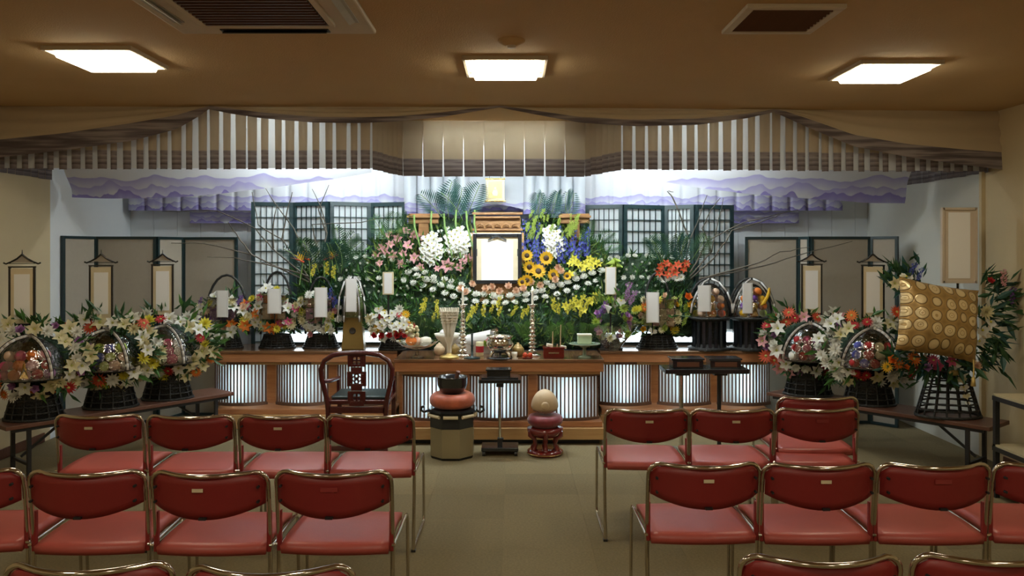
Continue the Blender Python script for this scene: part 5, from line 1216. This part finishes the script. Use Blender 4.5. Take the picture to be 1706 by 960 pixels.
for k, (px, py) in enumerate(((690, 358), (719, 352), (740, 356), (760, 350), (777, 352), (791, 350))):
    dd = 8.0; o = t.location; a = Vector((X(px, dd)-o[0], dd-o[1], Z(py, dd))); b = Vector((X(px+(8 if k % 2 else 14), dd)-o[0], dd-o[1]-.05, Z(430, dd)))
    pts = [a+Vector((.025*(1 if k % 2 else -1), 0, -.01)), a, a*.7+b*.3+Vector((-.02, 0, .01)), a*.3+b*.7, b]; MB().tube(pts, .01, 6, rs=[.005, .010, .011, .009, .008]).build('gladiolus_stem', M['stem_green'], t)
for px, py, dr, s in ((742, 368, (-.6, -.1, .8), .36), (748, 366, (-.15, -.1, 1), .38), (754, 368, (.4, -.1, .9), .36), (776, 368, (.35, -.1, 1), .40), (772, 368, (-.4, -.1, .8), .36)): fr_(FR_B, px, py, 8.1, dr, s, PI/2)
for px, py, dr in ((650, 402, (-.6, -.2, .7)), (648, 398, (.2, -.2, .8)), (660, 398, (.6, -.2, .8))): fr_(FR_D, px, py, 7.95, dr, .28, PI/2)
# right cluster
t = bank('flower_bank', 'sunflowers, blue delphinium and white orchid on the shelf rack side of the portrait', 925, 7.9)
backing(t, [(870, 372, 492), (910, 362, 486), (950, 370, 472), (985, 400, 455), (1012, 420, 455)], 900, ('leaf_mid', 'leaf_lime', 'leaf_dark', 'leaf_lime'), (.06, .14), narrow=.2)
for px, py, s in ((878, 426, .062), (882, 445, .066), (897, 452, .075), (910, 430, .072), (878, 467, .06), (922, 458, .06), (945, 460, .04), (870, 470, .05)): put(t, 'sunflower', 'gold', px, py, depth(py)-.08, s, (0, -1, .1), .2)
for px, py in ((872, 415), (880, 405), (890, 415), (893, 400), (888, 432), (900, 440), (945, 425), (953, 412), (965, 418), (972, 408), (978, 420), (960, 430), (868, 395), (935, 432), (940, 405), (905, 415)): put(t, 'spike', 'blue', px, py, depth(py)-.02, .085)
for k in range(24): r = math.sqrt((k+.5)/24); a = k*2.4; put(t, 'orchid', 'white', 922+15*r*math.cos(a)+.25*(23*r*math.sin(a)), 402+25*r*math.sin(a), depth(402)-.09-.04*(1-r), .046, (.5*math.cos(a)*r, -1, .2))
for px, py in ((952, 440), (957, 432), (970, 447), (976, 441), (985, 445), (990, 436), (996, 440), (963, 440), (950, 458), (982, 432)): put(t, 'lily', 'yellow', px, py, depth(py)-.05, .052)
for px, py in ((930, 446), (925, 466), (935, 452)): put(t, 'pom', 'peach', px, py, depth(py)-.10, .05)
for k in range(38): put(t, 'spray', 'lime', random.uniform(876, 968), random.uniform(358, 400), random.uniform(7.92, 8.02), random.uniform(.025, .042))
for k in range(6): fr_(FR_B, 884+13*k, 368, 8.1, (random.uniform(-.7, .7), -.15, .8), .30, PI/2)
for px, py, dr in ((985, 415, (.5, -.2, .6)), (990, 420, (.9, -.2, .4)), (980, 412, (-.1, -.2, .9))): fr_(FR_D, px, py, 7.95, dr, .26, PI/2)
for k in range(4): put(t, 'calla', 'lime', 1010+4*k, 440+6*(k % 2), 7.85, .05, (.8, -.4, .5))
# branches and birds of paradise
def branchset(t, specs):
    o = t.location
    for pts in specs:
        P = [Vector((X(px, d)-o[0], d-o[1], Z(py, d))) for px, py, d in pts]; n = len(P)
        # smooth the polyline a little
        Q = []
        for i in range(n-1):
            for k in range(3): Q.append(P[i].lerp(P[i+1], k/3)+Vector((random.uniform(-.006, .006), 0, random.uniform(-.006, .006))))
        Q.append(P[-1]); MB().tube(Q, .006, 5, rs=[.009*(1-.75*i/len(Q)) for i in range(len(Q))]).build('branch', M['stem_brown'], t)
random.seed(77)
t = bank('branch_arrangement', 'bird of paradise flowers with palm leaves and bare branches before the lattice screen', 530, 7.85, 'flower arrangement')
backing(t, [(496, 455, 545), (530, 445, 545), (560, 450, 545)], 350, ('leaf_dark', 'leaf_blue', 'leaf_mid'), (.08, .18), narrow=.18)
for px, py, a in ((515, 432, 2.9), (540, 432, .2), (552, 430, .1), (505, 436, 3.3)): put(t, 'bird', 'gold', px, py, 7.75, .095, (a, 0, 0))
for k in range(9): fr_(FR_D if k % 2 else FR_B, random.uniform(505, 570), 455, 7.8, (random.uniform(-.6, .6), -.15, .8), .34, PI/2)
for dr in ((.5, -.1, .8), (.2, -.1, 1), (.8, -.1, .5)): fr_(FR_D, 563, 430, 7.85, dr, .30, PI/2)
for px, py in ((520, 455), (545, 452), (555, 458)): put(t, 'spray', 'yellow', px, py, 7.72, .05)
branchset(t, [[(520, 470, 7.8), (470, 400, 7.85), (430, 375, 7.85), (420, 320, 7.85)], [(520, 470, 7.8), (455, 415, 7.8), (425, 380, 7.8), (360, 350, 7.75), (270, 362-10, 7.7)], [(515, 470, 7.8), (420, 425, 7.75), (340, 405, 7.7), (285, 405, 7.65)], [(515, 460, 7.8), (440, 440, 7.7), (390, 430, 7.7), (345, 428, 7.65)], [(525, 460, 7.8), (490, 380, 7.85), (455, 335, 7.85), (440, 310, 7.85)], [(470, 400, 7.85), (478, 350, 7.85), (487, 320, 7.85)], [(530, 450, 7.85), (545, 390, 7.85), (535, 345, 7.85), (520, 315, 7.85)], [(545, 390, 7.85), (530, 350, 7.85), (548, 308, 7.85)], [(535, 445, 7.85), (520, 375, 7.85), (600, 370, 7.85), (640, 362, 7.85)], [(455, 415, 7.8), (455, 370, 7.8), (462, 340, 7.8)], [(420, 425, 7.75), (400, 400, 7.72), (380, 370, 7.7)]])
t = bank('branch_arrangement', 'red lilies with dark leaves and bare branches before the lattice screen', 1125, 7.85, 'flower arrangement')
backing(t, [(1085, 440, 560), (1120, 425, 560), (1155, 450, 560)], 450, ('leaf_dark', 'leaf_blue', 'leaf_dark'), (.07, .16), narrow=.18)
for px, py in ((1100, 445), (1110, 440), (1118, 446), (1138, 448), (1130, 442), (1125, 455), (1143, 440), (1098, 455), (1112, 458)): put(t, 'lily', 'scarlet', px, py, 7.72, .052)
for px, py in ((1112, 463), (1120, 460), (1128, 464), (1106, 466), (1135, 462)): put(t, 'gerbera', 'white', px, py, 7.72, .035)
for k in range(8): fr_(FR_B if k % 2 else FR_D, random.uniform(1085, 1150), 440, 7.85, (random.uniform(-.6, .6), -.15, .8), .30, PI/2)
branchset(t, [[(1135, 470, 7.8), (1150, 400, 7.85), (1165, 360, 7.85), (1178, 325, 7.85)], [(1150, 460, 7.8), (1185, 420, 7.8), (1195, 380, 7.8), (1205, 330, 7.8)], [(1185, 420, 7.8), (1170, 380, 7.8), (1185, 350, 7.8), (1200, 330, 7.8)], [(1150, 465, 7.8), (1190, 430, 7.75), (1220, 385, 7.72), (1290, 362, 7.68), (1300, 358, 7.68)], [(1150, 455, 7.8), (1180, 400, 7.8), (1240, 370, 7.75), (1330, 350, 7.7)], [(1165, 465, 7.75), (1265, 438, 7.6), (1300, 420, 7.55), (1350, 412, 7.5)], [(1165, 465, 7.75), (1270, 444, 7.6), (1330, 425, 7.55), (1420, 402, 7.5)], [(1150, 400, 7.85), (1120, 330, 7.85), (1112, 318, 7.85), (1122, 320, 7.85)], [(1140, 440, 7.85), (1125, 390, 7.85), (1128, 372, 7.85)]])
